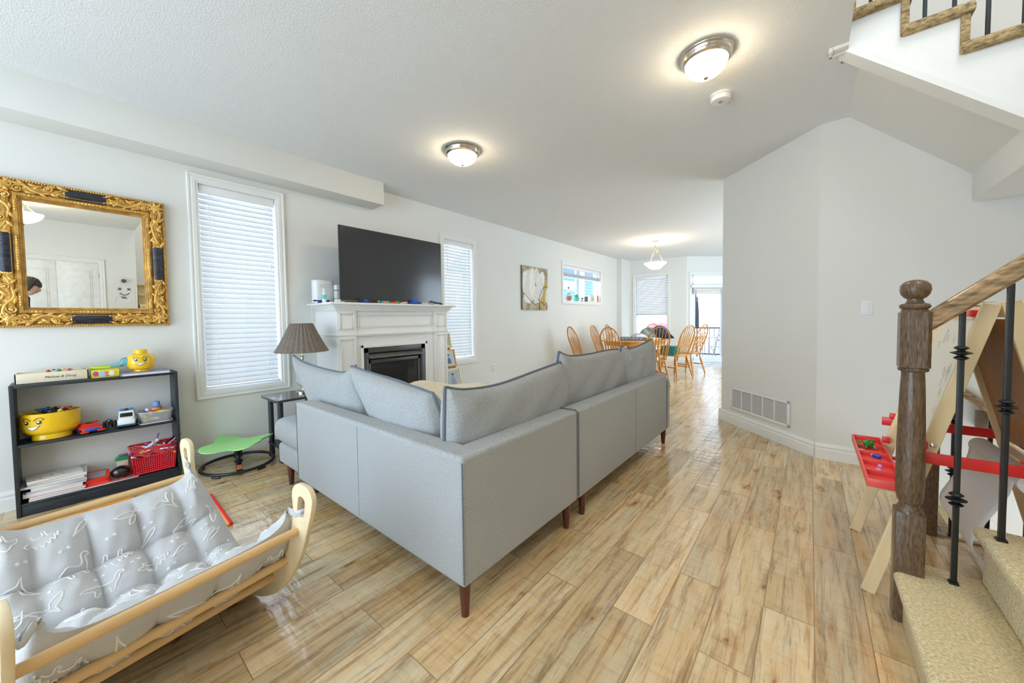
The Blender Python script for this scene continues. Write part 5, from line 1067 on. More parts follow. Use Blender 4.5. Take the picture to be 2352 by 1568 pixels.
# handrail
sl = .90; x0, z0 = .04, 1.128; x1 = 2.2
prof = [(-.020, 0), (-.030, .010), (-.030, .026), (-.024, .034), (-.026, .046), (-.014, .060), (0, .064), (.014, .060), (.026, .046), (.024, .034), (.030, .026), (.030, .010), (.020, 0)]
m = MB(); n = len(prof); vs = [(x, p[0], z0 + (x - x0) * sl + p[1] * 1.25) for x in (x0, x1) for p in prof]
m.add(vs, [(i, (i + 1) % n, n + (i + 1) % n, n + i) for i in range(n)] + [tuple(range(n)), tuple(range(n, 2 * n))]); m.build('handrail', RAILW, t, ang=35)
def baluster(p, x, y, zb, zt, knobs, r=.0075):
    m = MB().box((x - r, y - r, zb), (x + r, y + r, zt), .0012)
    for kz in knobs:
        for dz, rr in ((-.018, .019), (0, .027), (.018, .019)): m.lathe([(r, kz + dz - .009), (rr, kz + dz - .001), (rr, kz + dz + .001), (r, kz + dz + .009)], 16, 0, None, (x, y, 0))
    m.box((x - r * 1.6, y - r * 1.6, zb), (x + r * 1.6, y + r * 1.6, zb + .008)); return m.build('baluster', BLKM, p)
for k in range(14):
    x = .114 + k * .1025; st_ = int((x + NX - SXB + .02) / RUN); zb = RISE * (st_ + 1)
    zt = z0 + (x - x0) * sl + .004
    baluster(t, x, -.008, zb, zt, (1.05 + .0, .515) if k == 0 else ((zb + .47,) if k % 2 else (zt - .12, zt - .62)))
# ---- basement stairwell beyond, with its guard rail
t = thing('basement_stairs', 'tan carpeted basement steps going down behind the stained floor edge', 'stairs', (.60, 3.48, 0))
for k in range(7): MB().box((.60 + .22 * k, 2.99, -.24 - .2 * k), (.86 + .22 * k, 3.98, -.19 - .2 * k), .015, seg=3).box((.60 + .22 * k, 2.99, -.19 - .2 * k), (.61 + .22 * k, 3.98, .0 - .2 * k - .02)).build('carpeted_step', CARPET, t, world=True)
MB().box((.44, 2.94, -.02), (3.2, 2.985, .012), .006).box((.56, 2.985, -.02), (.605, 3.985, .012), .006).build('nosing', RAILW, t, world=True)
m = MB(); m.prism([(.60, .06), (.70, .02), (2.6, -1.72), (2.6, -1.95), (.60, -.12)], 3.962, 3.984, 0, Matrix(((1, 0, 0, 0), (0, 0, 1, 0), (0, 1, 0, 0), (0, 0, 0, 1)))); m.build('skirt_board', TRIM, t, world=True)
t = thing('guard_rail', 'black iron guard rail behind the easel around the basement stairwell', 'railing', (.50, 2.96, 0))
MB().box((-.035, -.035, .0), (.035, .035, 1.0), .006).lathe([(.04, 1.0), (.03, 1.02), (.04, 1.05), (.02, 1.08), (.001, 1.085)], 20).build('newel_post', NEWEL, t); MB().box((.035, -.028, .93), (2.6, .028, .985), .008).build('handrail', RAILW, t)
for k in range(16): baluster(t, .085 + k * .118, 0, .01, .935, (.80,) if k % 2 else (.62, .36))
t = thing('wall_handrail', 'stained handrail sloping down the wall behind the easel', 'handrail', (.80, 3.93, .66))
m = MB().tube([(0, 0, 0), (1.6, 0, -1.45)], .027, 12); m.build('rail', RAILW, t); MB().box((.075, .0, -.25), (.17, .05, -.135), .004).build('bracket_block', NEWEL, t)
# ---- upper flight seen from below
t = thing('staircase', 'upper flight of carpeted stairs with white side board above the hall ceiling', 'stairs', (.45, 2.96, 2.74))
up = [(.153, 2.98), (.363, 2.79), (.573, 2.60), (.783, 2.41)]
st = lambda x: 2.74 - .955 * (x - .12)
poly = [(.10, st(.10)), (.97, st(.97)), (.97, 2.36)]
poly = [(.10, 2.76), (.12, st(.12)), (.97, st(.97)), (.97, 2.33), (.793, 2.33), (.793, 2.52), (.583, 2.52), (.583, 2.71), (.373, 2.71), (.373, 2.90), (.163, 2.90), (.163, 3.04), (.10, 3.04)]
XZ = Matrix(((1, 0, 0, 0), (0, 0, 1, 0), (0, 1, 0, 0), (0, 0, 0, 1)))
MB().prism(poly, 2.962, 3.06, 0, XZ).build('side_board', TRIM, t, world=True, flat=True)
MB().prism([(.075, st(.075) + .018), (.97, st(.97) + .018), (.97, st(.97) - .012), (.10, st(.10) - .012)], 2.945, 3.065, 0, XZ).build('lower_trim', TRIM, t, world=True, flat=True)
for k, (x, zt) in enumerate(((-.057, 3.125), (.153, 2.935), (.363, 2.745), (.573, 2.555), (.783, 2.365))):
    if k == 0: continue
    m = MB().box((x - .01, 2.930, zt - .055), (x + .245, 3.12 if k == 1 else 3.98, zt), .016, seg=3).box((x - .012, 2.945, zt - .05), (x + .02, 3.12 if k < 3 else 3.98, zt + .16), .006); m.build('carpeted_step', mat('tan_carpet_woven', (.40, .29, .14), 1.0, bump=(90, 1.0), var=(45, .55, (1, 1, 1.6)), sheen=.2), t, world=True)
t = thing('stair_railing', 'black iron balusters of the upper flight in the top right corner', 'railing', (.5, 2.99, 2.74))
for k, x in enumerate((.235, .34, .443, .545, .655, .765)):
    zb = (2.935, 2.935, 2.745, 2.745, 2.555, 2.555)[k]; MB().box((x - .5 - .0075, -.0075, zb - 2.74), (x - .5 + .0075, .0075, 3.62 - .9 * (x - .235) - 2.74), .001).build('baluster', BLKM, t)
MB().tube([(-.42, 0, 1.02), (.42, 0, .26)], .026, 12).build('handrail', RAILW, t)
# ================================================================== EASEL
EY0, EY1 = 2.17, 2.756
t = thing('easel', 'double sided pine children easel with red tray behind the newel post', 'easel', (.50, 2.46, 0))
def slab(a, b, wy, th, name, mt=PINE):
    """flat bar between a and b in the x-z plane direction, width wy along the bar's face normal in x-z, th along y"""
    a, b = Vector(a), Vector(b); d = (b - a).normalized(); s = Vector((d.z, 0, -d.x)) * (wy / 2); y = Vector((0, th / 2, 0))
    vs = [p + i * s + j * y for p in (a, b) for i in (-1, 1) for j in (-1, 1)]
    m = MB().add(vs, [(0, 1, 3, 2), (4, 6, 7, 5), (0, 4, 5, 1), (2, 3, 7, 6), (0, 2, 6, 4), (1, 5, 7, 3)]); o = m.build(name, mt, t, world=True, flat=True)
    bv = o.modifiers.new('b', 'BEVEL'); bv.width = .003; bv.segments = 2; return o
for y in (EY0, EY1):
    slab((.205, y, .0), (.508, y, 1.225), .045, .020, 'leg'); slab((.835, y, .0), (.548, y, 1.235), .045, .020, 'leg')
def rail(x, z, h, face, nm, mt=PINE, y0=EY0 + .011, y1=EY1 - .011): 
    sx = .303 / 1.225 * face; m = MB().add([(x + q * sx * h / 2 * 1 + r_ * .009, y, z + q * h / 2) for y in (y0, y1) for q in (-1, 1) for r_ in (-1, 1)], [(0, 1, 3, 2), (4, 6, 7, 5), (0, 4, 5, 1), (2, 3, 7, 6), (0, 2, 6, 4), (1, 5, 7, 3)]); return m.build(nm, mt, t, world=True, flat=True)
LXa = lambda z: .205 + .303 * z / 1.225; RXa = lambda z: .835 - .287 * z / 1.235
rail(LXa(1.192), 1.192, .05, 1, 'cross_rail'); rail(LXa(.60), .60, .035, 1, 'cross_rail'); rail(RXa(1.20), 1.20, .05, -.95, 'cross_rail'); rail(RXa(.58), .58, .04, -.95, 'cross_rail')
for (X_, f, mt, nm) in ((LXa, 1, WBOARD, 'whiteboard'), (RXa, -.95, HARD, 'chalkboard_back')):
    z0, z1 = .62, 1.167; m = MB().add([(X_(z) + r_ * .004, y, z) for y in (EY0 + .011, EY1 - .011) for z in (z0, z1) for r_ in (-1, 1)], [(0, 1, 3, 2), (4, 6, 7, 5), (0, 4, 5, 1), (2, 3, 7, 6), (0, 2, 6, 4), (1, 5, 7, 3)]); m.build(nm, mt, t, world=True, flat=True)
# scribbles on the whiteboard
m = MB(); m2 = MB(); rn = random.Random(6)
for k in range(22):
    cy, cz = rn.uniform(EY0 + .10, EY1 - .08), rn.uniform(.72, 1.12); P = [(LXa(cz + dz) - .0050, cy + dy, cz + dz) for dy, dz in [(.016 * cos(j * 1.1 + k) * rn.uniform(.4, 1), .022 * sin(j * 1.3 + k) * rn.uniform(.4, 1)) for j in range(7)]]
    (m2 if k % 4 == 0 else m).tube(smooth_pts(P, 4), .00035, 4)
m.build('pen_scribble', M_('faint_black', (.42, .42, .40), .6), t, world=True); m2.build('pen_scribble', M_('faint_blue', (.42, .44, .68), .6), t, world=True)
for y in (EY0 + .08, EY1 - .09): MB().box((LXa(1.19) - .030, y - .028, 1.178), (LXa(1.19) - .008, y + .028, 1.204), .004).build('red_clip', REDP, t, world=True)
for z in (.675, .62, .50): MB().lathe([(.008, 0), (.009, .003), (.001, .006)], 12, 0, TR(LXa(z) + .004, EY0 - .0102, z) @ RX(R(90))).build('bolt', CHROME, t, world=True)
for y in (EY0 - .014, EY1 + .014):
    MB().box((.30, y - .005, .602), (.745, y + .005, .646), .003).build('red_arm', REDP, t, world=True)
for y, z in ((EY0 - .01, .66), (EY1 + .012, .64), (EY1 - .03, .52)): MB().box((LXa(z) - .036, y - .02, z), (LXa(z) - .008, y + .012, z + .03), .004).build('red_catch', REDP, t, world=True)
# tray with sloping compartments
m = MB(); zt = .505
def tray(xa, xb, s, name):
    m = MB(); m.box((xa, EY0 - .03, zt - .035), (xb, EY1 + .12, zt - .030))
    for y in [EY0 - .03 + k * .1475 for k in range(6)]: m.box((xa, y - .003, zt - .033), (xb, y + .003, zt - .006), .001)
    for x in (xa, xb): m.box((x - .004, EY0 - .036, zt - .035), (x + .004, EY1 + .123, zt), .002)
    for y in (EY0 - .034, EY1 + .12): m.box((xa, y - .004, zt - .035), (xb, y + .004, zt), .002)
    return m.build(name, REDT, t, world=True)
tray(.195, .305, 1, 'red_tray'); tray(.735, .86, 1, 'red_tray')
for y in (EY0 + .1, EY1 - .1): MB().box((.28, y - .01, zt - .05), (.345, y + .01, zt - .036)).build('tray_bracket', REDP, t, world=True)
t = thing('toy_frog', 'green toy frog sitting in the red easel tray', 'toy', (.245, 2.735, .4755), R(20)); fg = M_('frog_green', (.02, .26, .03), .3)
MB().ell((0, 0, .022), (.020, .030, .018), 12, 8).ell((0, -.026, .036), (.014, .014, .012), 10, 8).ell((.008, -.030, .048), .006, 8, 6).ell((-.008, -.030, .048), .006, 8, 6).build('body', fg, t)
for s_ in (-1, 1): MB().tube(smooth_pts([(s_ * .014, .016, .02), (s_ * .030, .028, .028), (s_ * .032, .006, .008), (s_ * .038, -.01, .005)], 3), .006, 6).build('leg', fg, t); MB().tube([(s_ * .012, -.018, .018), (s_ * .020, -.034, .005)], .005, 6).build('leg', fg, t)
t = thing('whiteboard_marker', 'blue and white marker lying in the red easel tray', 'pen', (.235, 2.60, .483)); t.rotation_euler = (0, R(90), R(-50))
MB().lathe([(.001, -.055), (.0075, -.055), (.0075, .03)], 12).build('barrel', WHT, t); MB().lathe([(.0085, .028), (.0085, .060), (.001, .062)], 12).lathe([(.001, -.064), (.006, -.062), (.0080, -.050), (.0080, -.046)], 12).build('cap', TBL, t)
t = thing('pink_toy', 'small pink toy in the near end of the red easel tray', 'toy', (.245, 2.31, .4755)); MB().ell((0, 0, .014), (.014, .018, .013), 12, 8).ell((.004, .010, .032), (.009, .009, .010), 10, 8).build('body', M_('toy_pink', (.75, .25, .55), .4), t)
t = thing('white_eraser', 'white sheet lying on top of the easel', 'paper', (.53, 2.52, 1.2365)); MB().box((-.05, -.10, 0), (.05, .10, .006), .002).build('sheet', PAPER, t)
# paper roll and the loose length falling to the floor
t = thing('paper_roll', 'white drawing paper roll between the easel legs, unrolled down to the floor', 'paper roll', (.62, 2.46, .57))
MB().lathe([(.012, -.27), (.036, -.27), (.036, .27), (.012, .27)], 24, 0, RX(R(90))).build('roll', PAPER, t)
MB().tube([(0, -.285, 0), (0, .285, 0)], .011, 10).build('dowel', DOW, t); MB().lathe([(.001, -.02), (.02, -.02), (.02, .012)], 14, 0, TR(0, -.285, 0) @ RX(R(90))).build('roll_cap', REDP, t)
PS = mat('thin_paper', (.80, .79, .80), .7, var=(4, .02))
path = smooth_pts([(-.036, 0, .0), (-.05, 0, -.08), (-.10, 0, -.20), (-.13, 0, -.30), (-.07, 0, -.42), (-.04, 0, -.50), (.01, 0, -.562), (.12, 0, -.566)], 6)
def sh(u, v):
    k = u * (len(path) - 1); i = min(int(k), len(path) - 2); p = path[i].lerp(path[i + 1], k - i)
    return (p.x + .02 * sin(3 * v + 4 * u) * u + .05 * u * v, -.25 + .50 * v + .05 * u * (1 - v) * 0 + .03 * sin(5 * u), p.z + .0)
m = MB().grid(sh, 40, 12); o = m.build('paper_sheet', PS, t); o.modifiers.new('s', 'SOLIDIFY').thickness = .001
# ================================================================== DINING SET
def oak_chair(label):
    t = thing('dining_chair', label, 'chair', (0, 0, 0), 0, 'oak arrow back chairs around the dining table')   # sitter faces +y
    P = [(.21 * sx * (1 + .05 * 0), 0) for sx in (1,)]
    seat = [(x, y) for x, y in [(p.x, p.y) for p in smooth_pts([(0, .215, 0), (.15, .21, 0), (.215, .15, 0), (.205, -.02, 0), (.165, -.17, 0), (.08, -.205, 0), (0, -.21, 0), (-.08, -.205, 0), (-.165, -.17, 0), (-.205, -.02, 0), (-.215, .15, 0), (-.15, .21, 0)], 3, True)]]
    o = MB().prism(seat, .425, .458).build('seat', OAKT, t); b = o.modifiers.new('b', 'BEVEL'); b.width = .012; b.segments = 3; b.limit_method = 'ANGLE'
    for sx in (-1, 1):
        for (y0, y1) in ((.13, .20), (-.14, -.24)):
            a, e = Vector((sx * .145, y0, .428)), Vector((sx * .205, y1, 0)); pts = [a.lerp(e, q) for q in (0, .12, .16, .2, .35, .5, .62, .66, .7, .85, 1)]
            MB().tube(pts, [.015, .018, .012, .018, .023, .018, .014, .020, .015, .015, .010], 10).build('leg', OAK, t)
    for sx in (-1, 1): MB().tube([(sx * .178, .168, .20), (sx * .182, 0, .2), (sx * .178, -.188, .20)], [.007, .013, .007], 8).build('stretcher', OAK, t)
    MB().tube([(-.18, -.01, .2), (0, -.01, .2), (.18, -.01, .2)], [.007, .013, .007], 8).build('stretcher', OAK, t)
    bow = lambda a: Vector((.215 * sin(a) * (1.0 if abs(a) < 1.6 else 1), -.165 - .23 * ((.46 + .565 * (cos(a) if abs(a) < pi / 2 else 0)) - .46) / .565 * 1.0, .46))
    pts = []
    for k in range(25):
        q = -1 + 2 * k / 24; aq = abs(q)
        # arch: sides rise with slight outward bow then semicircle
        ang = q * pi * .5
        z = .455 + .575 * cos(ang) ** .62; x = .155 * q / max(aq, 1e-6) * min(1, aq * 1.0) if aq > 1 else None
        x = (.205 * sin(ang)) * (1 - .26 * max(0, (aq - .62) / .38) ** 1.5); pts.append(Vector((x, -.165 - .20 * (z - .455) / .575, z)))
    MB().tube(pts, .0115, 8).build('back_bow', OAK, t)
    for j in range(7):
        q = (j - 3) / 3; xb = .125 * q; xt = .158 * q; ct = 1 - (abs(xt) / .205) ** 2; zt = .455 + .575 * sqrt(max(0, ct)) ** .62 - .008
        A, B = Vector((xb, -.165, .455)), Vector((xt, -.165 - .20 * (zt - .455) / .575, zt)); m = MB(); w_ = [.005, .005, .011, .013, .005, .004]; f_ = [0, .10, .30, .62, .74, 1]
        vs = []
        for f, w1 in zip(f_, w_):
            c = A.lerp(B, f)
            for sx, sy in ((-1, -1), (1, -1), (1, 1), (-1, 1)): vs.append(c + Vector((sx * w1, sy * .0045, 0)))
        m.add(vs, [(i * 4 + k, i * 4 + (k + 1) % 4, i * 4 + 4 + (k + 1) % 4, i * 4 + 4 + k) for i in range(5) for k in range(4)]); m.build('spindle', OAK, t, flat=True)
    return t
CH = [(-3.35, 6.45, 60, 'oak arrow back chair furthest left, standing apart near the long wall'), (-3.34, 7.42, 0, 'oak arrow back chair at the wall side of the table, nearer one'),
      (-3.32, 8.12, 0, 'oak arrow back chair at the wall side of the table, farther one'), (-2.60, 6.15, 90, 'oak arrow back chair at the near end of the table, back to the camera'),
      (-2.90, 8.82, -80, 'oak arrow back chair at the far end of the table before the window'), (-2.12, 6.60, 125, 'oak arrow back chair at the near right corner of the table, partly behind the sofa'),
      (-2.06, 7.72, 152, 'oak arrow back chair at the right side of the table, legs fully visible'), (-1.97, 8.38, 160, 'oak arrow back chair at the right side, farther one half hidden')]
c0 = oak_chair(CH[0][3])
for k, (x, y, a, lb) in enumerate(CH):
    c = c0 if k == 0 else dup(c0, (0, 0, 0), 0, lb)
    c.location = (x, y, 0); c.rotation_euler = (0, 0, R(a - 90))
TX, TY = -2.72, 7.42
t = thing('dining_table', 'oval honey oak pedestal dining table with clothes and boxes on it', 'table', (TX, TY, 0))
el_ = [(.59 * cos(a) , 1.02 * sin(a)) for a in [2 * pi * k / 60 for k in range(60)]]
o = MB().prism(el_, .735, .76).build('table_top', OAKT, t); b = o.modifiers.new('b', 'BEVEL'); b.width = .009; b.segments = 3; b.limit_method = 'ANGLE'
MB().prism([(x * .90, y * .93) for x, y in el_], .665, .736).build('apron', OAK, t)
for y in (-.35, .35):
    MB().lathe([(.06, .10), (.075, .18), (.05, .22), (.085, .34), (.07, .5), (.045, .56), (.06, .60), (.09, .665)], 24, 0, None, (0, y, 0)).build('pedestal', OAK, t)
    for a in (-40, 40, 140, 220): a = R(a); MB().tube(smooth_pts([(.04 * cos(a), y + .04 * sin(a), .17), (.18 * cos(a), y + .18 * sin(a), .13), (.33 * cos(a), y + .33 * sin(a), .03)], 5), [.04] * 5 + [.035] * 5 + [.026], 10).build('foot', OAK, t)
TT = .7605
t = thing('board_game', 'long blue grey printed box lying on the dining table', 'box', (-2.62, 6.98, TT), R(12)); MB().box((-.24, -.13, 0), (.24, .13, .055), .003).build('box_body', M_('box_bluegrey', (.22, .27, .33), .5), t)
for k in range(6): MB().box((-.19 + k * .065, -.1306, .018), (-.15 + k * .065, -.1299, .038)).build('printed_patch', M_('pale_blue_print', (.6, .66, .7), .5), t)
t = thing('paper_tray', 'white paper pad on the dining table beside the clothes', 'paper', (-2.42, 7.38, TT), R(-10)); MB().box((-.12, -.16, 0), (.12, .16, .02), .001).build('pages', PAPER, t)
t = thing('snack_packet', 'yellow and red packet on the dining table edge', 'packet', (-2.33, 6.98, TT), R(25)); MB().box((-.05, -.07, 0), (.05, .07, .05), .015).build('packet_body', M_('packet_yellow', (.85, .50, .03), .4), t); MB().box((-.052, -.03, .01), (.052, .03, .045), .004).build('packet_band', M_('packet_red', (.75, .08, .03), .4), t)
LC = [('heap of dark navy clothes on the right of the dining table', (.02, .035, .08), (-2.42, 7.95), (.20, .22, .24)), ('patterned grey and green shirt heaped on the table clothes pile', (.22, .26, .25), (-2.62, 7.80), (.19, .20, .21)), ('white patterned garment at the left foot of the clothes pile', (.60, .60, .60), (-2.72, 7.55), (.17, .16, .10)),
      ('bright blue garment showing at the side of the clothes pile', (.03, .12, .50), (-2.72, 7.98), (.13, .12, .19)), ('dark trouser leg trailing right from the clothes pile', (.015, .02, .045), (-2.24, 7.80), (.12, .14, .09))]
for k, (lb, c, (x, y), s) in enumerate(LC):
    t = thing('folded_garment', lb, 'clothes', (x, y, TT), 0, 'clothes heaped on the dining table'); rr_ = random.Random(k)
    ph = [rr_.uniform(0, 6) for _ in range(4)]
    def hp(u, v):
        a = 2 * pi * u; e = sin(pi / 2 * v); q = 1 + .12 * sin(3 * a + ph[0]) + .07 * sin(7 * a + ph[1] + 5 * v); return (s[0] * q * e * cos(a), s[1] * q * e * sin(a), s[2] * cos(pi / 2 * v) * (1 + .12 * sin(5 * a + ph[2]) * v + .06 * sin(11 * a + 9 * v)))
    MB().grid(hp, 48, 16, cu=True).build('cloth', mat('garment_%d' % k, c, .95, bump=(40, .7), var=(9 if k in (1, 2) else 30, .75 if k in (1, 2) else .2)), t)
t = thing('storage_box', 'teal patterned box on the seat of the right dining chair', 'box', (-2.13, 7.62, .4595), R(-10)); MB().box((-.14, -.13, 0), (.14, .13, .16), .006).build('carton', mat('teal_pattern', (.03, .30, .27), .5, var=(40, .7)), t)
# ================================================================== SILL ORNAMENTS
def orn(kind, y, label, f, x=-4.015):
    t = thing(kind, label, 'ornament', (x, y, 1.5685), R(90), 'ornaments on the high window sill'); f(t); return t
orn('photo_card', 6.70, 'small dark framed card at the left end of the high window sill', lambda t: MB().box((-.03, -.006, 0), (.03, .006, .11), .002).build('card', M_('grey_card', (.35, .36, .38), .5), t))
orn('wicker_pot', 6.95, 'reddish wire basket ornament on the high window sill', lambda t: (MB().lathe([(.045, 0), (.05, .01), (.065, .10), (.06, .10)], 16).build('pot', M_('terracotta', (.45, .18, .10), .7), t), MB().tube(smooth_pts([(-.03, 0, .09), (-.04, 0, .16), (.0, .01, .13), (.035, 0, .19), (.05, 0, .12)], 4), .006, 6).build('twigs', M_('twig', (.35, .18, .1), .8), t)))
orn('plant_pot', 7.28, 'turquoise pot with green plant on the high window sill', lambda t: (MB().lathe([(.045, 0), (.06, .01), (.07, .085), (.06, .09)], 20).build('pot', M_('turquoise_glaze', (.12, .50, .50), .3), t), MB().ell((0, 0, .11), (.05, .05, .045), 10, 7).build('plant', M_('leaf_green', (.05, .35, .12), .6), t)))
orn('toy_animal', 7.55, 'black and white toy animal on the high window sill', lambda t: (MB().ell((0, 0, .05), (.05, .03, .035), 12, 8).ell((.05, 0, .09), (.025, .022, .025), 10, 7).build('body', WHT, t), [MB().tube([(a, 0, .04), (a, 0, 0)], .010, 6).build('leg', INK, t) for a in (-.03, .03)], MB().ell((-.02, -.012, .065), (.025, .022, .022), 10, 7).build('dark_patch', INK, t)))
orn('mug', 7.74, 'dark patterned mug on the high window sill', lambda t: (MB().lathe([(.035, 0), (.04, .01), (.042, .12), (.036, .12), (.034, .02)], 20).build('cup', mat('dark_pattern', (.12, .11, .11), .4, var=(60, .9)), t), MB().tube(smooth_pts([(.04, 0, .1), (.075, 0, .09), (.07, 0, .04), (.04, 0, .03)], 4), .006, 6).build('handle', INK, t)))
orn('calendar_box', 8.02, 'cream printed block with number on the high window sill', lambda t: (MB().box((-.10, -.02, 0), (.10, .02, .17), .003).build('block', M_('cream_block', (.72, .64, .52), .6), t), MB().mesh(tmesh('25', .08, .0005), 0, TR(.02, -.0205, .07) @ RX(R(90))).build('lettering', INK, t)))
orn('orange_carton', 8.28, 'orange and white carton at the right end of the high window sill', lambda t: (MB().box((-.055, -.03, 0), (.055, .03, .17), .002).build('carton', WHT, t), MB().box((-.03, -.031, .01), (.045, -.029, .16)).build('print', M_('carton_orange', (.80, .16, .03), .5), t)))
t = thing('heart_ornament', 'red heart ornament on a wire in the high window', 'ornament', (-4.03, 6.97, 1.58)); hp_ = [(.03 * 16 * sin(a) ** 3 / 16, .03 * (13 * cos(a) - 5 * cos(2 * a) - 2 * cos(3 * a) - cos(4 * a)) / 16) for a in [2 * pi * k / 30 for k in range(30)]]
MB().prism(hp_, -.006, .006, 0, TR(0, 0, .27) @ RZ(R(90)) @ RX(R(90))).build('heart', M_('heart_red', (.35, .02, .04), .5), t); MB().tube([(0, 0, 0), (0, 0, .25)], .002, 5).build('wire', WHT, t)
# ================================================================== OUTSIDE
SID = mat('white_siding', (.80, .82, .84), .6, var=(3, .02)); SIDB = mat('blue_siding', (.20, .36, .48), .6, var=(2, .05)); RAILX = mat('deck_rail_black', (.05, .055, .06), .5, var=(20, .1))
t = thing('deck', 'pale deck boards outside the patio door', 'deck', (-2.0, 12.2, -.15))
for k in range(14): MB().box((-2.6, -1.5 + k * .24, -.05), (3.4, -1.27 + k * .24, 0), .004).build('deck_board', M_('deck_pale', (.55, .55, .53), .7), t)
t = thing('privacy_screen', 'white horizontal slatted screen beyond the deck railing', 'fence', (-2.35, 13.9, 0))
m = MB()
for k in range(11): m.box((-.75, -.02, .90 + k * .092), (.95, .02, .978 + k * .092), .006)
m.build('slat_panel', SID, t); MB().box((-.80, -.04, -.15), (-.72, .04, 1.95), .005).build('post', SID, t); MB().box((.95, -.04, -.15), (1.03, .04, 1.95), .005).build('post', SID, t)
t = thing('deck_railing', 'dark metal railing at the edge of the deck', 'railing', (-2.4, 13.3, -.15))
for z in (.10, .95): MB().box((-1.6, -.02, z), (2.4, .02, z + .045)).build('rail', RAILX, t)
for k in range(30): MB().box((-1.6 + k * .135, -.008, .10), (-1.585 + k * .135, .008, .97)).build('baluster', RAILX, t)
t = thing('patio_umbrella', 'closed dark patio umbrella standing on the deck', 'parasol', (-2.72, 12.6, -.15)); MB().tube([(0, 0, 0), (0, 0, 1.95)], .02, 8).build('pole', RAILX, t); MB().lathe([(.02, .98), (.055, 1.0), (.045, 1.5), (.015, 1.9)], 12).build('folded_canopy', M_('canopy_dark', (.03, .035, .05), .8), t)
t = thing('patio_chair', 'grey metal folding chair on the deck', 'chair', (-2.0, 12.3, -.15), R(-20)); gm = M_('grey_tube', (.35, .37, .40), .4)
for s_ in (-.22, .22): MB().tube([(s_, -.2, 0), (s_, .1, .45), (s_, .25, .9)], .013, 6).build('leg', gm, t); MB().tube([(s_, .25, 0), (s_, -.18, .45)], .013, 6).build('leg', gm, t)
MB().box((-.22, -.2, .44), (.22, .18, .46), .004).build('seat', gm, t)
for z in (.60, .74, .88): MB().box((-.22, .14 + (z - .6) * .35, z), (.22, .155 + (z - .6) * .35, z + .05), .003).build('back_slat', gm, t)
t = thing('patio_table', 'round glass patio table on the deck', 'table', (-2.5, 12.7, -.15)); MB().lathe([(.001, .70), (.38, .70), (.385, .715), (.001, .715)], 36).build('table_top', gm, t)
for k in range(4): a = k * pi / 2 + .5; MB().tube([(.3 * cos(a), .3 * sin(a), .70), (.26 * cos(a), .26 * sin(a), 0)], .014, 6).build('leg', gm, t)
t = thing('pool_float', 'pink and purple ring floats leaning outside the dining window', 'float', (-4.0, 12.4, -.15))
for k, c in enumerate(((.80, .35, .60), (.55, .42, .80))): MB().tube([(.20 + .38 * cos(a) + k * .03, k * .12, .72 + .38 * sin(a)) for a in [2 * pi * j / 30 for j in range(30)]], .10 - .02 * k, 10, closed=True).build('ring', M_('float_%d' % k, c, .4), t)
MB().box((-.3, -.3, 0), (.8, .3, .26), .01).build('support_crate', M_('crate_grey', (.5, .5, .5), .7), t)
t = thing('neighbour_house', 'pale blue sided neighbouring house seen through the high window', 'house', (-8.6, 14.5, -.6))
m = MB()
for k in range(30): m.add([(1.0, -3.5, k * .13), (1.0, 6, k * .13), (1.02, 6, k * .13), (1.02, -3.5, k * .13), (1.0, -3.5, k * .13 + .13), (1.0, 6, k * .13 + .13)], [(0, 3, 2, 1), (3, 4, 5, 2)])
m.box((-3, -3.5, 0), (.998, 6, 3.9)); m.build('siding_wall', SIDB, t, flat=True)
MB().box((.98, -.55, 0), (1.10, -.15, 3.9), .01).build('corner_trim', SID, t); MB().box((.98, -3.4, 2.95), (1.08, -1.0, 3.3), .01).build('fascia', SID, t)
MB().box((1.0, -2.3, 2.35), (1.06, -1.9, 2.75), .01).build('window', M_('dim_window', (.16, .20, .24), .2), t)
MB().prism([(-3.5, 3.9), (1.5, 3.9), (-1, 5.6)], -4, 6.5, 0, XZ).build('roof', M_('roof_slate', (.20, .27, .34), .8), t)
MB().box((-9, -6, -1.0), (6, 12, -.4)).build('ground', M_('snowy_ground', (.75, .77, .80), .9), sthing('ground_plane', (-6, 12, 0)), flat=True)
# ================================================================== DRAWING AND PERSON REFLECTED IN THE MIRROR
t = thing('childs_drawing', 'white drawing of a smiling face pinned at the wall end, seen in the mirror', 'drawing', (1.597, .665, 1.62), R(-90))
MB().box((-.135, -.002, -.21), (.145, 0, .16)).build('sheet', PAPER, t, flat=True)
m = MB(); q = -.0035
for P in ([(-.06, 0), (-.03, .03)], [(-.06, .03), (-.03, 0)], [(.03, 0), (.06, .03)], [(.03, .03), (.06, 0)]): m.tube([(x * 1.25, q, z * 1.25 + .03) for x, z in P], .006, 5)
m.tube([(x, q, z) for x, z in arc(.0, .0, .06, R(200), R(340), 10, .055)], .006, 5)
for k in range(3): m.tube([(-.03 + .022 * k, q, -.12 - .0 * k), (.0 + .022 * k, q, -.085)], .006, 5)
m.build('face_drawing', INK, t)
m = MB().tube([(-.08, q, -.21), (-.09, q, -.14), (-.05, q, -.07), (.07, q, -.07), (.11, q, -.13), (.12, q, -.2)], .0012, 4).tube([(x, q, z) for x, z in arc(0, .03, .085, 0, 2 * pi, 24, .10)], .0010, 4); m.build('pencil_line', M_('pencil', (.45, .45, .47), .7), t)
t = thing('coat_hook', 'round brown wooden knob above the drawing, seen in the mirror', 'hook', (1.60, .66, 1.815), R(-90)); MB().lathe([(.012, 0), (.012, .03), (.03, .045), (.034, .06), (.026, .078), (.001, .084)], 20, 0, RX(R(90))).build('knob', NEWEL, t)
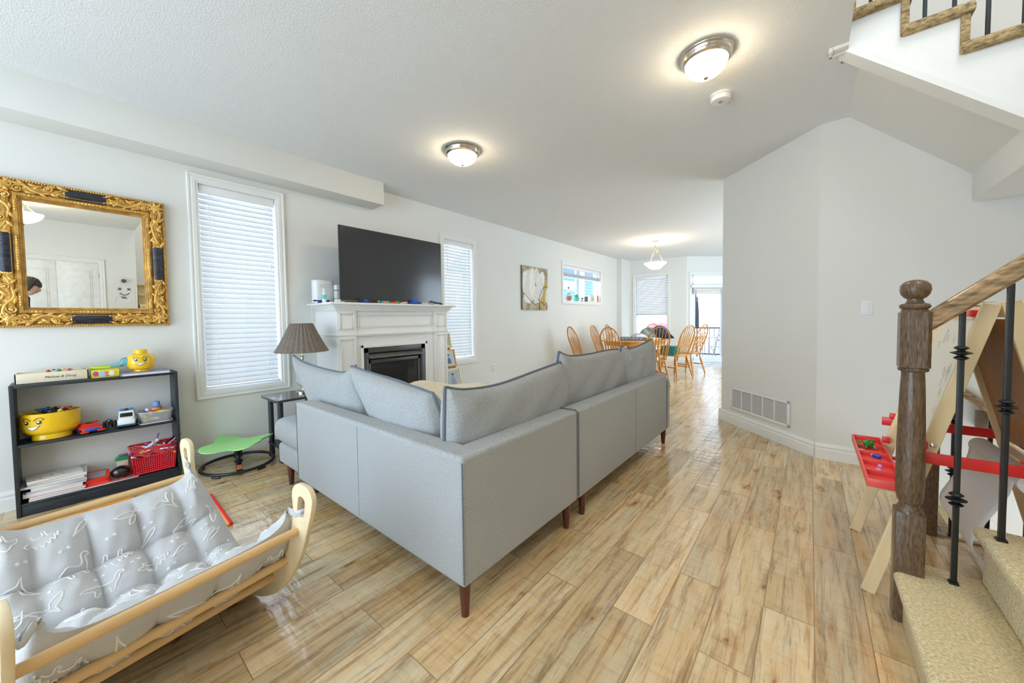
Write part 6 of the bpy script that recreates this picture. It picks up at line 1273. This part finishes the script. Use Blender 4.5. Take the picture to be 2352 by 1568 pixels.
def person():
    t = thing('person', 'person in a dark shirt looking down, reflected at the lower left of the mirror', 'person', (.14, -.40, 0))
    J = {}; me = bpy.data.meshes.new('body'); V = []; Rd = []; E = []
    def j(n, p, r, par=None): J[n] = len(V); V.append(p); Rd.append(r); (E.append((J[par], J[n])) if par else None)
    j('pelvis', (0, -.02, .95), (.16, .11)); j('waist', (0, -.02, 1.08), (.135, .10), 'pelvis'); j('chest', (0, -.01, 1.27), (.16, .115), 'waist'); j('neck', (0, .02, 1.435), (.065, .06), 'chest'); j('nape', (0, .05, 1.49), (.055, .055), 'neck')
    for s, n in ((-1, 'l'), (1, 'r')):
        j(n + 'hip', (s * .09, -.02, .88), (.095, .095), 'pelvis'); j(n + 'knee', (s * .10, .0, .48), (.062, .062), n + 'hip'); j(n + 'ankle', (s * .10, -.02, .09), (.040, .042), n + 'knee'); j(n + 'toe', (s * .12, .13, .035), (.035, .025), n + 'ankle')
        j(n + 'sho', (s * .17, -.01, 1.36), (.062, .062), 'chest'); j(n + 'elb', (s * .23, .04, 1.10), (.042, .042), n + 'sho'); j(n + 'wri', (s * .11, .26, 1.12), (.027, .027), n + 'elb')
        j(n + 'palm', (s * .085, .31, 1.13), (.030, .018), n + 'wri')
    me.from_pydata(V, E, []); o = bpy.data.objects.new('body', me); COL.objects.link(o); o.parent = t
    sk = o.modifiers.new('skin', 'SKIN'); 
    for d, r in zip(me.skin_vertices[0].data, Rd): d.radius = r
    me.skin_vertices[0].data[0].use_root = True; o.modifiers.new('sub', 'SUBSURF').levels = 2; o.modifiers['sub'].render_levels = 2
    me.materials.append(M_('dark_clothing', (.035, .045, .07), .9))
    SK = mat('skin', (.62, .40, .29), .55, var=(9, .06)); HR = mat('dark_hair', (.022, .018, .015), .6, bump=(120, .6, (1, .2, 1)), var=(60, .5))
    Hm = TR(0, .075, 1.60) @ RX(R(-24))
    m = MB()
    def hd(u, v):
        a = 2 * pi * u; p = pi * v; x, y, z = sin(p) * cos(a) * .076, sin(p) * sin(a) * .096, -cos(p) * .118
        if z < 0: x *= 1 - .30 * (-z / .118) ** 1.6; y = y * (1 - .18 * (-z / .118)) + .018 * (-z / .118)
        d = math.exp(-((x / .012) ** 2 + ((z + .012) / .022) ** 2)) if y > 0 else 0; y += .020 * d
        e_ = sum(math.exp(-(((x - q * .031) / .014) ** 2 + ((z - .012) / .011) ** 2)) for q in (-1, 1)) if y > 0 else 0; y -= .009 * e_
        return (x, y, z)
    m.grid(hd, 48, 32, cu=True, M=Hm); m.build('head', SK, t)
    for s in (-1, 1):
        MB().ell((s * .031, .078, .010), (.012, .010, .007), 10, 7, 0, Hm).build('eye', M_('eyeball', (.7, .7, .7), .2), t); MB().ell((s * .078, .0, .0), (.009, .020, .030), 10, 8, 0, Hm).build('ear', SK, t); MB().tube([(s * .015, .092, .032), (s * .032, .093, .037), (s * .050, .080, .032)], .004, 6, M=Hm).build('eyebrow', HR, t)
    MB().tube(smooth_pts([(-.024, .088, -.052), (0, .096, -.050), (.024, .088, -.052)], 4), .0055, 6, M=Hm).build('mouth', M_('lips', (.45, .20, .17), .5), t)
    def hr(u, v):
        a = 2 * pi * u; p = pi * (.36 + .64 * v); f = 1.13 + .03 * sin(9 * a) * sin(7 * v); low = .58 if sin(a) > .35 else .36
        p = pi * (low + (1 - low) * v); return (sin(p) * cos(a) * .078 * f, sin(p) * sin(a) * .098 * f - .006, -cos(p) * .120 * f)
    MB().grid(hr, 60, 20, cu=True, M=Hm).build('hair', HR, t)
    for s in (-1, 1):
        for k, (dx, L) in enumerate(((-.020, .062), (-.007, .070), (.007, .066), (.020, .052))):
            b = Vector((s * .085 + dx, .325, 1.135)); MB().tube([b, b + Vector((0, L * .5, .006)), b + Vector((-s * .004, L * .8, -.012)), b + Vector((-s * .006, L, -.030))], [.0085, .008, .007, .0055], 8).build('finger', SK, t)
        MB().tube([Vector((s * .062, .30, 1.135)), Vector((s * .045, .325, 1.145)), Vector((s * .040, .355, 1.142))], [.010, .009, .007], 8).build('thumb', SK, t); MB().ell((s * .085, .305, 1.132), (.036, .036, .016), 12, 8).build('hand', SK, t)
person()

# ================================================================== parts that sit on parts
NEST = {'screen': 'housing', 'lower_bezel': 'housing', 'rear_case': 'housing', 'windscreen': 'cabin', 'roof_light': 'cabin', 'roof_rack': 'cabin', 'bumper': 'lower_body', 'cover_print': 'cover',
        'printed_patch': ('carton', 'box_body'), 'shade_lining': 'lamp_shade', 'shade_rim': 'lamp_shade', 'switch_knob': 'bulb_holder', 'lettering': ('box', 'case', 'block'), 'seam_welt': 'backrest', 'teeth': 'mouth',
        'rocker': 'plate', 'socket': 'plate', 'piping': 'cover', 'door_handle': 'sliding_panel', 'door_hinge': 'door_panel', 'label_band': 'bottle_body', 'finial': ('glass_dome', 'bowl'), 'warning_label': 'cross_bar',
        'corner_tie': 'pad', 'pen_scribble': 'whiteboard', 'red_clip': 'cross_rail', 'tray_bracket': 'red_tray', 'panel_moulding': 'carcass', 'fire_glass': 'door_frame', 'visor': 'body', 'front_strip': 'body', 'vent': 'body',
        'tub_rim': 'tub', 'wooden_bead': 'box', 'wooden_plank': 'box', 'bowl_clip': 'bowl', 'doodles': 'cover', 'pencil_line': 'sheet', 'face_drawing': 'sheet', 'rope_edge': 'frame_moulding', 'bead_course': 'frame_moulding',
        'louvres': 'grille_frame', 'red_edge': 'strip', 'packet_band': 'packet_body', 'sensor': 'body', 'bolt': 'leg', 'bracket_block': 'rail', 'shelf_pin': 'shelf', 'stems': 'petals', 'wand': 'valance', 'pull_cord': 'valance'}
bn = lambda o: o.name.split('.')[0]
for th in [o for o in bpy.data.objects if o.parent is None and o.type == 'EMPTY']:
    ch = list(th.children)
    fr = [c for c in ch if bn(c) == 'picture_frame']
    for nm in ('mount', 'photograph'):
        for c, f in zip([c for c in ch if bn(c) == nm], fr): c.parent = f
    for a, b in (('ear_pad', 'ear_cup'), ('eye_glint', 'eye')):
        for c, f in zip([c for c in ch if bn(c) == a], [c for c in ch if bn(c) == b]): c.parent = f
    for c in ch:
        k = NEST.get(bn(c))
        if not k: continue
        k = (k,) if isinstance(k, str) else k
        tg = [d for d in ch if bn(d) in k and d is not c and d.parent is th]
        if tg and not c.children: c.parent = tg[0]
